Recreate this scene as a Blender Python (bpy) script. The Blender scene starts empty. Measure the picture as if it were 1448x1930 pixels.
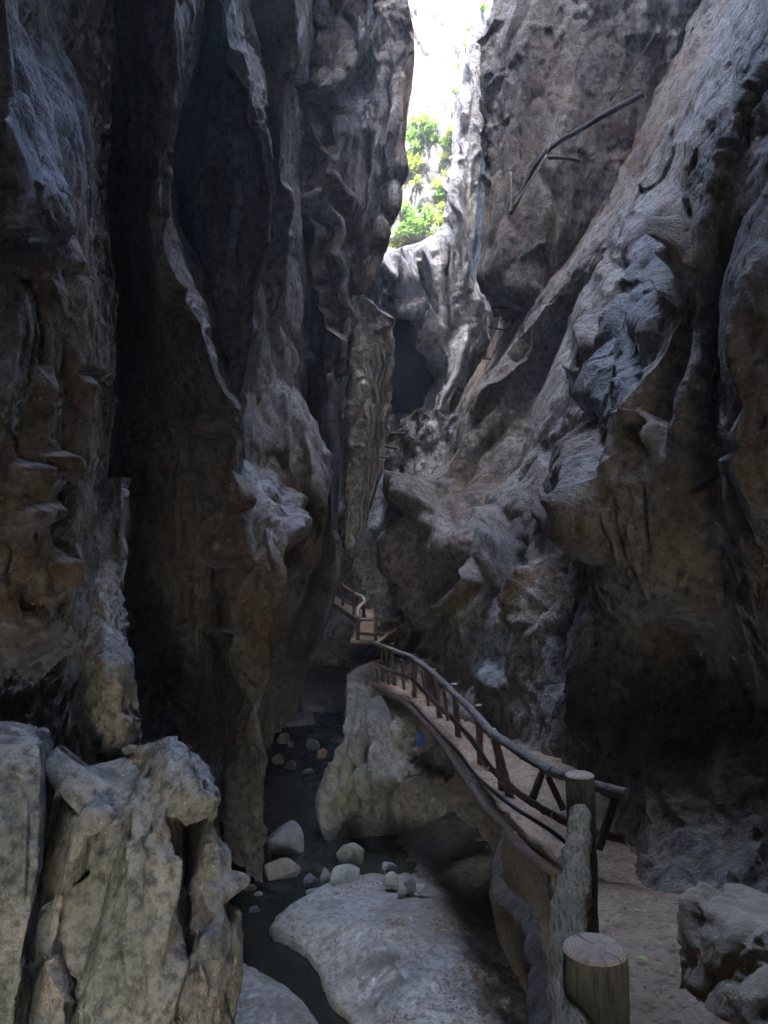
import bpy, bmesh, math, random
import numpy as np
from mathutils import Vector, Matrix
R = math.radians
rnd = random.Random(7)
scene = bpy.context.scene
COL = scene.collection

# ------------------------------------------------------------------ camera, sky, sun, exposure
FPX, HX, HY = 1450.0, 724.0, 1015.0          # focal length and horizon of a 1448 x 1930 picture
cam_d = bpy.data.cameras.new('camera')
cam = bpy.data.objects.new('camera', cam_d); COL.objects.link(cam)
cam.location = (0, 0, 0); cam.rotation_euler = (R(90), 0, 0)
cam_d.sensor_fit = 'VERTICAL'; cam_d.sensor_height = 34.6
cam_d.lens = FPX / 1930 * 34.6
cam_d.shift_y = 50 / 1930
cam_d.clip_start = 0.05; cam_d.clip_end = 500
scene.camera = cam

SUN_EL, SUN_AZ = 60, 191                      # azimuth: compass from +y, clockwise
world = bpy.data.worlds.new('World'); scene.world = world; world.use_nodes = True
nt = world.node_tree; bg = nt.nodes['Background']
sky = nt.nodes.new('ShaderNodeTexSky'); sky.sky_type = 'NISHITA'; sky.sun_disc = False
sky.dust_density = 2.0; sky.ozone_density = 1.0; sky.sun_elevation = R(SUN_EL); sky.sun_rotation = R(SUN_AZ)
nt.links.new(sky.outputs[0], bg.inputs[0]); bg.inputs[1].default_value = 0.15
sl = bpy.data.lights.new('sun', 'SUN'); sl.energy = 2.0; sl.angle = R(0.5); sl.color = (1, .96, .9)
so = bpy.data.objects.new('sun', sl); COL.objects.link(so)
sd = Vector((math.sin(R(SUN_AZ)) * math.cos(R(SUN_EL)), math.cos(R(SUN_AZ)) * math.cos(R(SUN_EL)), math.sin(R(SUN_EL))))
so.rotation_euler = (-sd).to_track_quat('-Z', 'Y').to_euler(); so.location = sd * 60
scene.view_settings.view_transform = 'Standard'; scene.view_settings.look = 'None'
scene.view_settings.gamma = 1; scene.view_settings.use_curve_mapping = False
scene.view_settings.exposure = 6.4
scene.render.engine = 'CYCLES'
cy = scene.cycles
cy.use_denoising = True; cy.max_bounces = 10; cy.diffuse_bounces = 8; cy.glossy_bounces = 3
cy.sample_clamp_indirect = 6; cy.use_adaptive_sampling = False; cy.caustics_reflective = False; cy.caustics_refractive = False; cy.volume_bounces = 0

# ------------------------------------------------------------------ noise
def _hash(ix, iy, iz, seed):
    h = ix.astype(np.uint32) * np.uint32(374761393)
    h += iy.astype(np.uint32) * np.uint32(668265263)
    h += iz.astype(np.uint32) * np.uint32(2246822519)
    h += np.uint32((seed * 3266489917) & 0xffffffff)
    h ^= h >> np.uint32(15); h *= np.uint32(2246822519)
    h ^= h >> np.uint32(13); h *= np.uint32(3266489917)
    h ^= h >> np.uint32(16)
    return h
def pnoise(P, seed=0):
    P = P.astype(np.float32)
    I = np.floor(P).astype(np.int32); f = P - I
    w = f * f * f * (f * (f * 6 - 15) + 10)
    out = np.zeros(len(P), np.float32)
    for cx in (0, 1):
        wx = w[:, 0] if cx else 1 - w[:, 0]
        for cyy in (0, 1):
            wy = w[:, 1] if cyy else 1 - w[:, 1]
            for cz in (0, 1):
                wz = w[:, 2] if cz else 1 - w[:, 2]
                h = _hash(I[:, 0] + cx, I[:, 1] + cyy, I[:, 2] + cz, seed)
                gx = (h & np.uint32(1023)).astype(np.float32) / 511.5 - 1
                gy = ((h >> np.uint32(10)) & np.uint32(1023)).astype(np.float32) / 511.5 - 1
                gz = ((h >> np.uint32(20)) & np.uint32(1023)).astype(np.float32) / 511.5 - 1
                out += wx * wy * wz * (gx * (f[:, 0] - cx) + gy * (f[:, 1] - cyy) + gz * (f[:, 2] - cz))
    return out
def facets(P, seed=0):
    """chipped blocks: every cell is a little plane with its own offset and tilt; returns offset and crack distance"""
    P = P.astype(np.float32); B = np.floor(P - .5).astype(np.int32)
    d1 = np.full(len(P), 9., np.float32); d2 = d1.copy(); val = np.zeros(len(P), np.float32)
    for cx in (0, 1):
        for cyy in (0, 1):
            for cz in (0, 1):
                X = B[:, 0] + cx; Y = B[:, 1] + cyy; Z = B[:, 2] + cz
                h = _hash(X, Y, Z, seed); h2 = _hash(X, Y, Z, seed + 77)
                u = lambda q, s: ((q >> np.uint32(s)) & np.uint32(1023)).astype(np.float32) / 1023.
                qx = P[:, 0] - X - .15 - .7 * u(h, 0); qy = P[:, 1] - Y - .15 - .7 * u(h, 10); qz = P[:, 2] - Z - .15 - .7 * u(h, 20)
                dd = qx * qx + qy * qy + qz * qz
                v = (u(h2, 0) - .5) * 1.0 + ((u(h2, 10) - .5) * qx + (u(h2, 20) - .5) * qz + (u(h2, 5) - .5) * qy) * 1.6
                near = dd < d1
                d2 = np.where(near, d1, np.minimum(d2, dd)); d1 = np.where(near, dd, d1); val = np.where(near, v, val)
    return val, np.sqrt(d2) - np.sqrt(d1)
def rock_noise(P, s, seed, vert=2.2, chip=.5, flute=.6, octs=5, lump=1.0):
    """relief in units of s: lumps, upright flutes, chipped facets, grain"""
    A = np.array([1, 1, 1 / vert], np.float32)
    Q = P / s
    warp = np.stack([pnoise(Q * A * .7 + 11.3, seed + 1), pnoise(Q * A * .7 + 37.1, seed + 2), pnoise(Q * .7 + 5.7, seed + 3)], 1)
    W = Q + warp * .8
    h = lump * .40 * pnoise(W * A * .55, seed + 4)
    amp, fr = .22, 1.3
    for o in range(octs):
        n = pnoise(W * A * fr, seed + 10 + o)
        if o % 2 == 0:
            r = 1 - np.minimum(np.abs(n) * 2.6, 1); h += amp * (r * r - .35) * flute * 1.4
        else:
            h += amp * n * 1.1
        amp *= .52; fr *= 2.1
    if chip > 0:
        v, c = facets((Q + warp * .35) * np.array([1.5, 1.5, .9], np.float32), seed + 30)
        m = np.clip(pnoise(Q * .6 + 9.1, seed + 31) * 2.4 + .35, 0, 1)
        h += chip * .22 * v * m - chip * .12 * np.clip(1 - c / .10, 0, 1) * m
        v, c = facets((Q + warp * .2) * np.array([4.2, 4.2, 2.6], np.float32), seed + 40)
        h += chip * .10 * v * (.25 + .75 * m) - chip * .03 * np.clip(1 - c / .12, 0, 1) * m
    return h

# ------------------------------------------------------------------ materials
def new_mat(name):
    m = bpy.data.materials.new(name); m.use_nodes = True
    t = m.node_tree; return m, t, t.nodes['Principled BSDF']
def nnoise(t, vec, scale, detail=6, rough=.6, dist=0.):
    n = t.nodes.new('ShaderNodeTexNoise'); n.inputs['Scale'].default_value = scale
    n.inputs['Detail'].default_value = detail; n.inputs['Roughness'].default_value = rough; n.inputs['Distortion'].default_value = dist
    t.links.new(vec, n.inputs['Vector']); return n.outputs['Fac']
def nmap(t, vec, sc):
    n = t.nodes.new('ShaderNodeMapping'); n.inputs['Scale'].default_value = sc; t.links.new(vec, n.inputs['Vector']); return n.outputs[0]
def nramp(t, fac, stops):
    n = t.nodes.new('ShaderNodeValToRGB'); e = n.color_ramp.elements
    while len(e) < len(stops): e.new(.5)
    for q, (p, c) in zip(e, stops):
        q.position = p; q.color = (*c, 1) if len(c) == 3 else c
    t.links.new(fac, n.inputs[0]); return n.outputs[0]
def nmix(t, fac, a, b, mode='MIX'):
    n = t.nodes.new('ShaderNodeMix'); n.data_type = 'RGBA'; n.blend_type = mode
    for sock, v in ((n.inputs[0], fac), (n.inputs[6], a), (n.inputs[7], b)):
        if hasattr(v, 'links'): t.links.new(v, sock)
        else: sock.default_value = v if not isinstance(v, tuple) else ((*v, 1) if len(v) == 3 else v)
    return n.outputs[2]
def nmath(t, op, a, b=None):
    n = t.nodes.new('ShaderNodeMath'); n.operation = op
    for i, v in enumerate((a, b)):
        if v is None: continue
        if hasattr(v, 'links'): t.links.new(v, n.inputs[i])
        else: n.inputs[i].default_value = v
    return n.outputs[0]
def nbump(t, h, dist, strength=1., prev=None):
    n = t.nodes.new('ShaderNodeBump'); n.inputs['Distance'].default_value = dist; n.inputs['Strength'].default_value = strength
    t.links.new(h, n.inputs['Height'])
    if prev: t.links.new(prev, n.inputs['Normal'])
    return n.outputs[0]
def grey(v): return (v, v, v)
def rock_mat(name, s=1., pale=(.215, .197, .172), brown=(.14, .10, .07), dark=(.035, .033, .032), algae=(.07, .08, .05), moss=.35, warm=.5, rust=.3, gloss=.0):
    m, t, b = new_mat(name)
    v = t.nodes.new('ShaderNodeTexCoord').outputs['Object']
    streak = nnoise(t, nmap(t, v, (1, 1, .22)), 1.5 / s, 7, .62, .6)
    big = nnoise(t, nmap(t, v, (1, 1, .6)), .45 / s, 5, .6, .3)
    fine = nnoise(t, v, 9 / s, 8, .7)
    c = nmix(t, nramp(t, big, [(.42 - .2 * (warm - .5), grey(0)), (.62 - .2 * (warm - .5), grey(1))]), pale, brown)
    c = nmix(t, nramp(t, streak, [(.50, grey(0)), (.72, grey(.85))]), c, dark)
    w = nnoise(t, nmap(t, v, (1, 1, .35)), 3.1 / s, 6, .65, .4)
    c = nmix(t, nramp(t, w, [(.56, grey(0)), (.70, grey(.55))]), c, tuple(min(.6, x * 1.45) for x in pale))
    g = nnoise(t, nmap(t, v, (1, 1, .5)), .9 / s, 6, .65, .2)
    c = nmix(t, nramp(t, g, [(.52, grey(0)), (.70, grey(moss))]), c, algae)
    r = nnoise(t, nmap(t, v, (1.3, 1.3, .5)), .8 / s, 6, .6, .5)
    c = nmix(t, nramp(t, r, [(.58, grey(0)), (.72, grey(rust))]), c, (.18, .10, .058))
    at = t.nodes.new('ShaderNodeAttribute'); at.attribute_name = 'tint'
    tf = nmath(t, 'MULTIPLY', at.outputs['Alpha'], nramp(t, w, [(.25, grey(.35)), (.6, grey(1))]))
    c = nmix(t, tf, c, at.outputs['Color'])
    c = nmix(t, nramp(t, fine, [(.36, grey(.8)), (.56, grey(0))]), c, tuple(x * .9 for x in dark))
    sp = nnoise(t, v, 17 / s, 5, .75, .3)
    c = nmix(t, nramp(t, sp, [(.60, grey(0)), (.70, grey(.6))]), c, tuple(min(.6, x * 1.8) for x in pale))
    t.links.new(c, b.inputs['Base Color'])
    b.inputs['Specular IOR Level'].default_value = .15 + gloss
    t.links.new(nramp(t, fine, [(.3, grey(.62 - gloss)), (.7, grey(.9 - gloss))]), b.inputs['Roughness'])
    vo = t.nodes.new('ShaderNodeTexVoronoi'); vo.feature = 'F1'; vo.inputs['Scale'].default_value = 14 / s
    wv = nnoise(t, v, 5 / s, 3, .5)
    va = t.nodes.new('ShaderNodeVectorMath'); va.operation = 'ADD'
    t.links.new(nmap(t, v, (1, 1, .6)), va.inputs[0]); t.links.new(wv, va.inputs[1]); t.links.new(va.outputs[0], vo.inputs['Vector'])
    h1 = nnoise(t, nmap(t, v, (1, 1, .75)), 7 / s, 9, .68, .1)
    n1 = nbump(t, h1, .13 * s, .65)
    n2 = nbump(t, vo.outputs['Distance'], .03 * s, .5, n1)
    n3 = nbump(t, nnoise(t, v, 40 / s, 6, .7), .012 * s, .8, n2)
    t.links.new(n3, b.inputs['Normal'])
    return m
M = {}
M['rock_near'] = rock_mat('rock_near', .7, pale=(.27, .26, .24), brown=(.18, .15, .12), algae=(.10, .11, .075), moss=.35, warm=.35)
M['rock_left'] = rock_mat('rock_left', 1.1, moss=.3, warm=.62)
M['rock_right'] = rock_mat('rock_right', 1.2, moss=.35, warm=.6)
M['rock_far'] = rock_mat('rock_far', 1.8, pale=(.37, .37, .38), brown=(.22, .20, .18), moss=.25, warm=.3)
M['rock_dark'] = rock_mat('rock_dark', 1.4, pale=(.055, .056, .058), brown=(.04, .038, .034), dark=(.018, .018, .018), moss=.4, warm=.3)
M['flowstone'] = rock_mat('flowstone', 1.3, pale=(.44, .42, .36), brown=(.27, .22, .17), moss=.3, warm=.5)
M['rock_brown_shaded'] = rock_mat('rock_brown_shaded', .9, pale=(.13, .11, .09), brown=(.09, .066, .048), dark=(.035, .03, .027), moss=.2, warm=.7)  # brown rock, darkened to stand in for shade under the path edge
M['rock_slab'] = rock_mat('rock_slab', .7, pale=(.31, .29, .265), brown=(.18, .145, .115), dark=(.055, .05, .046), moss=.3, warm=.5, gloss=.2)
M['bed'] = rock_mat('bed', .8, dark=(.05, .05, .05), moss=.3, warm=.4, gloss=.15)

# ------------------------------------------------------------------ builders
def tag(o, label=None, cat=None, group=None, kind=None):
    if label: o['label'] = label
    if cat: o['category'] = cat
    if group: o['group'] = group
    if kind: o['kind'] = kind
    return o
def W(px, py, d):
    return Vector(((px - HX) / FPX * d, d, (HY - py) / FPX * d))
def grid_mesh(name, V, mat, smooth=True):
    nr, nc, _ = V.shape
    me = bpy.data.meshes.new(name)
    idx = np.arange(nr * nc, dtype=np.int32).reshape(nr, nc)
    F = np.stack([idx[:-1, :-1], idx[1:, :-1], idx[1:, 1:], idx[:-1, 1:]], -1).reshape(-1, 4)
    me.vertices.add(nr * nc); me.vertices.foreach_set('co', V.astype(np.float32).ravel())
    me.loops.add(F.size); me.loops.foreach_set('vertex_index', F.ravel())
    me.polygons.add(len(F)); me.polygons.foreach_set('loop_start', np.arange(0, F.size, 4, dtype=np.int32))
    me.polygons.foreach_set('use_smooth', np.full(len(F), smooth))
    me.update(calc_edges=True); me.materials.append(mat)
    me.attributes.new('tint', 'FLOAT_COLOR', 'POINT').data.foreach_set('color', np.zeros(nr * nc * 4, np.float32))
    o = bpy.data.objects.new(name, me); COL.objects.link(o); return o
def grid_normals(V):
    du = np.gradient(V, axis=1); dv = np.gradient(V, axis=0)
    n = np.cross(dv, du); n /= np.linalg.norm(n, axis=2, keepdims=True) + 1e-9
    return n
def blur(A, axis, it):
    for _ in range(it):
        A = A.copy()
        if axis == 1: A[:, 1:-1] = (A[:, :-2] + 2 * A[:, 1:-1] + A[:, 2:]) / 4
        else: A[1:-1] = (A[:-2] + 2 * A[1:-1] + A[2:]) / 4
    return A
def pchip(x, y, xi):
    x = np.asarray(x, float); y = np.asarray(y, float)
    if len(x) == 1: return np.full(len(xi), y[0])
    h = np.diff(x); dl = np.diff(y) / h; m = np.zeros(len(x))
    for i in range(1, len(x) - 1):
        if dl[i - 1] * dl[i] > 0:
            w1 = 2 * h[i] + h[i - 1]; w2 = h[i] + 2 * h[i - 1]
            m[i] = (w1 + w2) / (w1 / dl[i - 1] + w2 / dl[i])
    m[0] = dl[0]; m[-1] = dl[-1]
    xi = np.clip(xi, x[0], x[-1]); k = np.clip(np.searchsorted(x, xi) - 1, 0, len(x) - 2)
    t = (xi - x[k]) / h[k]
    return (y[k] * (2 * t**3 - 3 * t**2 + 1) + h[k] * m[k] * (t**3 - 2 * t**2 + t) + y[k + 1] * (-2 * t**3 + 3 * t**2) + h[k] * m[k + 1] * (t**3 - t**2))
def curve_of(pts, rows, default_d):
    py = [p[0] for p in pts]; px = [p[1] for p in pts]
    dp = [(p[0], p[2]) for p in pts if len(p) > 2] or [(0, default_d)]
    d = pchip([q[0] for q in dp], [q[1] for q in dp], rows)
    x = pchip(py, px, rows)
    return np.stack([(x - HX) / FPX * d, d, (HY - rows) / FPX * d], 1)
SURF = {}
def hit(names, px, py, tol=6):
    """the nearest rock surface point seen at a picture position"""
    best = None
    for n in names:
        P = SURF[n]; P = P[P[:, 1] > .5]
        e = np.abs(P[:, 0] / P[:, 1] * FPX + HX - px) + np.abs(HY - P[:, 2] / P[:, 1] * FPX - py)
        k = np.where(e < tol)[0]
        if len(k) == 0: k = np.array([e.argmin()])
        q = P[k[P[k, 1].argmin()]]
        if best is None or q[1] < best[1]: best = q
    return Vector(best)
def brush(X, Y, pts, r, prof):
    """weight of a sculpting stroke along a polyline; 'cliff' rises slowly on its left and drops at once on its right"""
    out = np.zeros(len(X), np.float32); xs = [p[0] for p in pts]; ys = [p[1] for p in pts]
    k = np.where((X > min(xs) - r) & (X < max(xs) + r) & (Y > min(ys) - r) & (Y < max(ys) + r))[0]
    if len(k) == 0: return out, out
    x, y = X[k], Y[k]; best = np.full(len(k), 1e9); sgn = np.ones(len(k)); taper = np.ones(len(k))
    if len(pts) == 1: best = np.hypot(x - xs[0], y - ys[0])
    n = max(1, len(pts) - 1)
    for i, (a, b) in enumerate(zip(pts[:-1], pts[1:])):
        dx, dy = b[0] - a[0], b[1] - a[1]; L2 = dx * dx + dy * dy + 1e-9
        t = np.clip(((x - a[0]) * dx + (y - a[1]) * dy) / L2, 0, 1)
        ex, ey = x - a[0] - t * dx, y - a[1] - t * dy; dist = np.hypot(ex, ey); m = dist < best
        best = np.where(m, dist, best); sgn = np.where(m, np.sign(dx * ey - dy * ex), sgn)
        g = (i + t) / n; taper = np.where(m, np.minimum(1, np.minimum(g, 1 - g) * 4 + .35), taper)
    q = best / r
    if prof == 'ridge': f = np.clip(1 - q, 0, 1) ** 1.2
    elif prof == 'cliff': f = np.where(sgn > 0, np.clip(1 - q, 0, 1) ** 1.3, np.clip(1 - q / .18, 0, 1))
    elif prof == 'flat': f = np.clip((1 - q) * 3, 0, 1); f = f * f * (3 - 2 * f)
    else: f = np.clip(1 - q * q, 0, 1) ** 1.6
    out[k] = f * taper; return out, out
def sheet(name, curves, mat, py0, py1, s, amp, seed, step=4., smooth_u=3, flip=1, top=None, dents=(), strokes=(), tints=(), rows_step=None, fold=None, **kw):
    """a rock wall lofted through upright ridge and groove curves, then given relief.
       curves: (depth, [(height row, across, depth?), ...]); dents: (centre, radii xyz, push)"""
    rows = np.arange(py0, py1 + 1, rows_step or step)
    C = [curve_of(p, rows, d) for d, p in curves]
    cols = []
    for a, b in zip(C[:-1], C[1:]):
        dist = np.linalg.norm(b - a, axis=1); md = (a[:, 1] + b[:, 1]) / 2
        n = int(max(3, np.ceil(np.percentile(dist / (md * step / FPX), 70))))
        n = min(n, 260)
        for k in range(n): cols.append(a + (b - a) * (k / n))
    cols.append(C[-1]); V = np.stack(cols, 1)
    if fold is not None:                       # the crest of the rock: what lies above it turns over and runs down behind
        px = V[:, :, 0] / V[:, :, 1] * FPX + HX; r0 = np.interp(px, [q[0] for q in fold], [q[1] for q in fold])
        over = np.maximum(r0 - rows[:, None], 0)
        V[:, :, 2] = (HY - (np.maximum(rows[:, None], r0) + over * .9)) / FPX * V[:, :, 1]
    V = blur(V, 1, smooth_u); V = blur(V, 0, 2 if fold is None else 5)
    if top is not None:
        zt, xfun = top
        base = V[0]; ext = []; zt = np.where(base[:, 1] > 21, np.maximum(zt - (base[:, 1] - 21) * 4, 0), zt)
        K = 40
        for k in range(K, 0, -1):
            f = k / K; e = base.copy()
            e[:, 2] = base[:, 2] + (np.maximum(zt, base[:, 2] + 1) - base[:, 2]) * f**1.4
            tx = xfun(base[:, 1], base[:, 0]); g = f * f * (3 - 2 * f)
            e[:, 0] = base[:, 0] + (tx - base[:, 0]) * g
            ext.append(e)
        V = np.concatenate([np.stack(ext), V], 0)
    N = blur(blur(grid_normals(V), 1, 6), 0, 6); N /= np.linalg.norm(N, axis=2, keepdims=True) + 1e-9
    shp = V.shape; P = V.reshape(-1, 3); Nf = N.reshape(-1, 3) * flip
    h = rock_noise(P, s, seed, **kw) * amp
    for c, r, push in dents:
        q = (P - np.array(c)) / np.array(r); f = np.clip(1 - (q * q).sum(1), 0, 1)
        h += push * f * f * (3 - 2 * f)
    X = P[:, 0] / np.maximum(P[:, 1], .3) * FPX + HX; Y = HY - P[:, 2] / np.maximum(P[:, 1], .3) * FPX
    wob = None
    if strokes or tints:
        wob = pnoise(P / s * 1.6, seed + 90) * 16; X = X + wob * .7; Y = Y + pnoise(P / s * 1.6 + 7, seed + 91) * 12
    for pts, r, push, *prof in strokes:
        f, side = brush(X, Y, pts, r, prof[0] if prof else 'round'); h += push * f
    P = P + Nf * h[:, None]
    tint = None
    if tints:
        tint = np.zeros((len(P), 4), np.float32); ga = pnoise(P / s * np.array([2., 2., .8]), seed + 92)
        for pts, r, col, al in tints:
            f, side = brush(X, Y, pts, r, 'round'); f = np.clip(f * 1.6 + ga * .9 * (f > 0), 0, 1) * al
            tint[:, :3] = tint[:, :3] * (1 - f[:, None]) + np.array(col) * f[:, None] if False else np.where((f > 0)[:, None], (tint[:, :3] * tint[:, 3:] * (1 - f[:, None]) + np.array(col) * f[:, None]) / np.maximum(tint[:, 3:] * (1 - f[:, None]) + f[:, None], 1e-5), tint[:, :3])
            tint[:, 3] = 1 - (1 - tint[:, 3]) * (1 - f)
    SURF[name] = P
    o = grid_mesh(name, P.reshape(shp), mat)
    if tint is not None:
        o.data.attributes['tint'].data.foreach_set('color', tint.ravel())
    tag(o, kind='structure'); return o

# ------------------------------------------------------------------ left wall
def slit_left(y, x): return np.interp(y, [3, 6, 10, 18, 40], [.6, .3, -.8, -3.2, -3.])  # unseen wall tops, their gap shaped for the light it lets down
def slit_right(y, x): return np.interp(y, [3, 6, 10, 14, 18, 40], [2.4, 2.3, 2.7, 3.8, 5.6, 5.5])
L = [
 (4.0, [(-150, -1700), (1950, -1700)]),
 (4.6, [(-150, -420), (1950, -420)]),
 (5.2, [(-150, 0), (100, 20), (250, 60, 5.0), (400, 104, 4.8), (425, 108, 4.9), (450, 70, 5.8), (500, 40, 5.6), (640, 35, 5.2), (850, 30, 5.3), (1000, 40, 5.2), (1170, 50, 5.3), (1240, 60, 6.8), (1300, 60, 7), (1950, 60, 7)]),
 (6.3, [(-150, 40, 6.3), (0, 55, 6.3), (100, 62), (200, 100), (320, 130), (450, 150), (560, 160), (700, 170), (740, 160), (800, 155), (920, 150), (1000, 137), (1090, 150, 6.2), (1180, 153, 6.2), (1225, 150, 7.6), (1280, 150, 7.9), (1400, 160, 7.9), (1950, 170, 7.9)]),
 (11.4, [(-150, 200, 10.6), (0, 215, 10.8), (300, 200, 11.6), (640, 215, 12), (900, 190, 12), (1200, 190, 11.4), (1500, 200, 10), (1950, 220, 9.6)]),
 (9.4, [(-150, 250, 8.4), (0, 262, 8.5), (120, 262, 8.7), (170, 280, 9.4), (400, 270, 10.0), (640, 330, 10.2), (900, 330, 10.6), (1100, 300, 11), (1500, 330, 9.6), (1950, 330, 9.4)]),
 (8.8, [(-150, 322, 7.9), (0, 330, 8.0), (120, 330, 8.1), (190, 318, 8.2), (270, 303), (370, 295), (410, 292), (480, 305), (530, 318), (560, 332), (590, 365), (640, 385), (720, 410), (770, 442, 8.8), (830, 447, 9.0), (890, 440, 9.4), (950, 428, 9.8), (1000, 412, 10.2), (1060, 400, 10.6), (1200, 390, 11), (1400, 385, 10.4), (1950, 380, 9.4)]),
 (13.4, [(-150, 390), (0, 380), (150, 350), (300, 320), (440, 345), (520, 385), (640, 420), (770, 455), (900, 450), (1000, 430), (1100, 410), (1300, 420), (1950, 430)]),
 (11.6, [(-150, 420, 11.6), (0, 415, 11.6), (200, 425), (300, 418), (420, 410), (560, 405), (700, 440), (800, 440, 11.9), (860, 436, 11.7), (900, 432, 11.0), (960, 424, 10.3), (1030, 430, 10.0), (1060, 470, 9.9), (1130, 440, 10.3), (1200, 420, 10.5), (1300, 440, 11.2), (1950, 450, 12)]),
 (10.8, [(-150, 420, 10.6), (0, 425, 10.6), (80, 430), (120, 450), (170, 470), (230, 480), (262, 503), (330, 513), (400, 512), (520, 490), (560, 480), (640, 475), (720, 460), (800, 456), (870, 452, 11.6), (900, 468, 11.1), (940, 500, 10.6), (990, 525, 10.2), (1050, 540, 9.9), (1110, 537, 9.8), (1150, 512, 10.1), (1200, 505, 10.2), (1240, 510, 10.3), (1280, 507, 10.6), (1370, 481, 11.2), (1440, 495), (1490, 485), (1560, 487), (1620, 492), (1950, 500)]),
 (13.2, [(-150, 480, 13.2), (0, 470, 13.2), (150, 500), (340, 505), (600, 500), (700, 510, 13.4), (760, 520, 12.8), (850, 540, 12.2), (930, 552, 12.3), (1000, 560, 12.8), (1100, 540, 13), (1300, 500, 13), (1600, 480), (1950, 480)]),
 (12.8, [(-150, 560, 12.8), (0, 560, 12.8), (100, 562), (200, 530), (340, 530), (370, 550), (420, 553), (520, 545), (640, 535), (735, 537, 13.6), (760, 560, 13.2), (810, 592, 12.6), (850, 614, 12.2), (920, 620, 11.9), (960, 622, 11.8), (1010, 608, 12), (1060, 590, 12.6), (1110, 572, 13.2), (1170, 540, 14), (1240, 500, 14), (1400, 470, 13.5), (1600, 470, 13), (1950, 480)]),
 (17.2, [(-150, 600), (0, 590), (200, 575), (400, 570), (560, 585), (700, 580), (800, 572), (1000, 556), (1200, 515), (1400, 480), (1950, 480)]),
 (15.8, [(-150, 690), (0, 692), (40, 690), (130, 665), (190, 612), (290, 627), (370, 607), (440, 617), (560, 640), (620, 650), (680, 640, 15.6), (720, 622, 15.6), (800, 624, 15.5), (990, 630, 15.4), (1035, 642, 15.3), (1090, 640, 15.3), (1140, 625, 15.4), (1200, 604, 15.7), (1245, 575, 16.6), (1290, 520, 17.6), (1400, 510, 18), (1950, 500)]),
 (19.5, [(-150, 720), (0, 700), (150, 680), (300, 660), (560, 655), (700, 640), (1000, 630), (1200, 590), (1400, 540), (1950, 520)]),
 (19.0, [(-150, 765, 19), (0, 772, 19), (60, 783), (100, 785), (230, 770), (330, 765), (400, 745), (440, 730), (480, 720), (550, 688), (600, 676), (700, 645, 19.5), (1000, 630, 20), (1150, 600, 21), (1260, 560, 25), (1400, 540, 25), (1950, 530)]),
 (30.0, [(-150, 540), (300, 560), (440, 600), (480, 690), (700, 650), (1000, 620), (1400, 540), (1950, 520)]),
]
LS = [
 ([(35, 255), (36, 325)], 26, -.4), ([(170, 60), (192, 280)], 15, .18, 'ridge'), ([(150, 90), (166, 260)], 11, -.18), ([(120, 30), (140, 200)], 12, -.12), ([(95, 20), (120, 160)], 10, .1, 'ridge'),
 ([(15, 905), (60, 895), (70, 965), (20, 1000)], 30, -.18), ([(75, 945)], 26, .08), ([(150, 700), (196, 716)], 15, .3, 'ridge'), ([(95, 850), (110, 900)], 30, -.25), ([(20, 1010), (40, 1040), (30, 1110)], 26, .2),
 ([(60, 1100), (75, 1150)], 24, .2), ([(110, 1050), (125, 1120)], 22, -.2), ([(95, 700), (60, 860)], 14, -.2), ([(120, 620), (135, 760)], 12, .15, 'ridge'),
 ([(400, 800)], 34, -.3), ([(365, 800)], 14, -.3),
 ([(470, 320), (455, 420), (440, 500), (425, 590)], 13, .25, 'ridge'), ([(448, 240), (428, 330), (420, 450), (410, 550)], 12, .2, 'ridge'), ([(440, 215), (475, 245)], 18, -.3), ([(485, 330), (480, 430), (460, 540)], 9, -.3),
 ([(500, 300), (495, 420), (485, 500)], 8, -.15), ([(455, 600), (468, 620), (440, 680)], 10, .25, 'ridge'), ([(400, 620), (425, 700), (440, 770)], 16, .2, 'ridge'),
 ([(530, 740), (545, 850), (560, 960)], 12, -.25), ([(575, 880), (570, 960), (550, 1060)], 18, .3), ([(545, 930), (535, 1030)], 12, -.3), ([(560, 780), (590, 860), (600, 950)], 12, -.2), ([(550, 800)], 24, .2),
 ([(450, 1110), (455, 1180)], 18, .3), ([(490, 1080), (502, 1150)], 14, .3), ([(470, 1090), (478, 1160)], 9, -.3), ([(420, 1010), (440, 1060), (430, 1130)], 22, -.3), ([(470, 960), (480, 1040)], 16, .2, 'ridge'), ([(440, 900), (430, 980), (415, 1010)], 12, -.3),
 ([(500, 1000), (515, 1070)], 9, -.2), ([(400, 1190), (470, 1200), (510, 1150)], 40, .3, 'cliff'), ([(430, 1290), (470, 1370), (480, 1460)], 20, .2, 'ridge'), ([(450, 1420), (460, 1560)], 14, -.25), ([(410, 1450), (430, 1600)], 18, .2),
 ([(620, 200), (628, 290)], 10, .4, 'ridge'), ([(605, 370), (617, 440), (640, 560), (650, 630)], 10, .5, 'ridge'), ([(585, 240), (592, 330), (600, 460)], 10, -.5), ([(625, 330), (660, 450), (670, 540)], 12, -.4), ([(690, 250), (684, 330), (676, 430)], 12, .4, 'ridge'),
 ([(560, 640), (600, 690), (640, 680)], 26, .4, 'cliff'), ([(565, 160), (640, 200), (690, 100)], 50, .6, 'cliff'), ([(730, 120), (720, 250), (700, 380), (690, 480)], 12, .4, 'ridge'), ([(745, 200), (735, 330)], 10, -.3), ([(300, 440), (340, 590), (375, 640)], 14, .2, 'ridge')]
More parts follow.
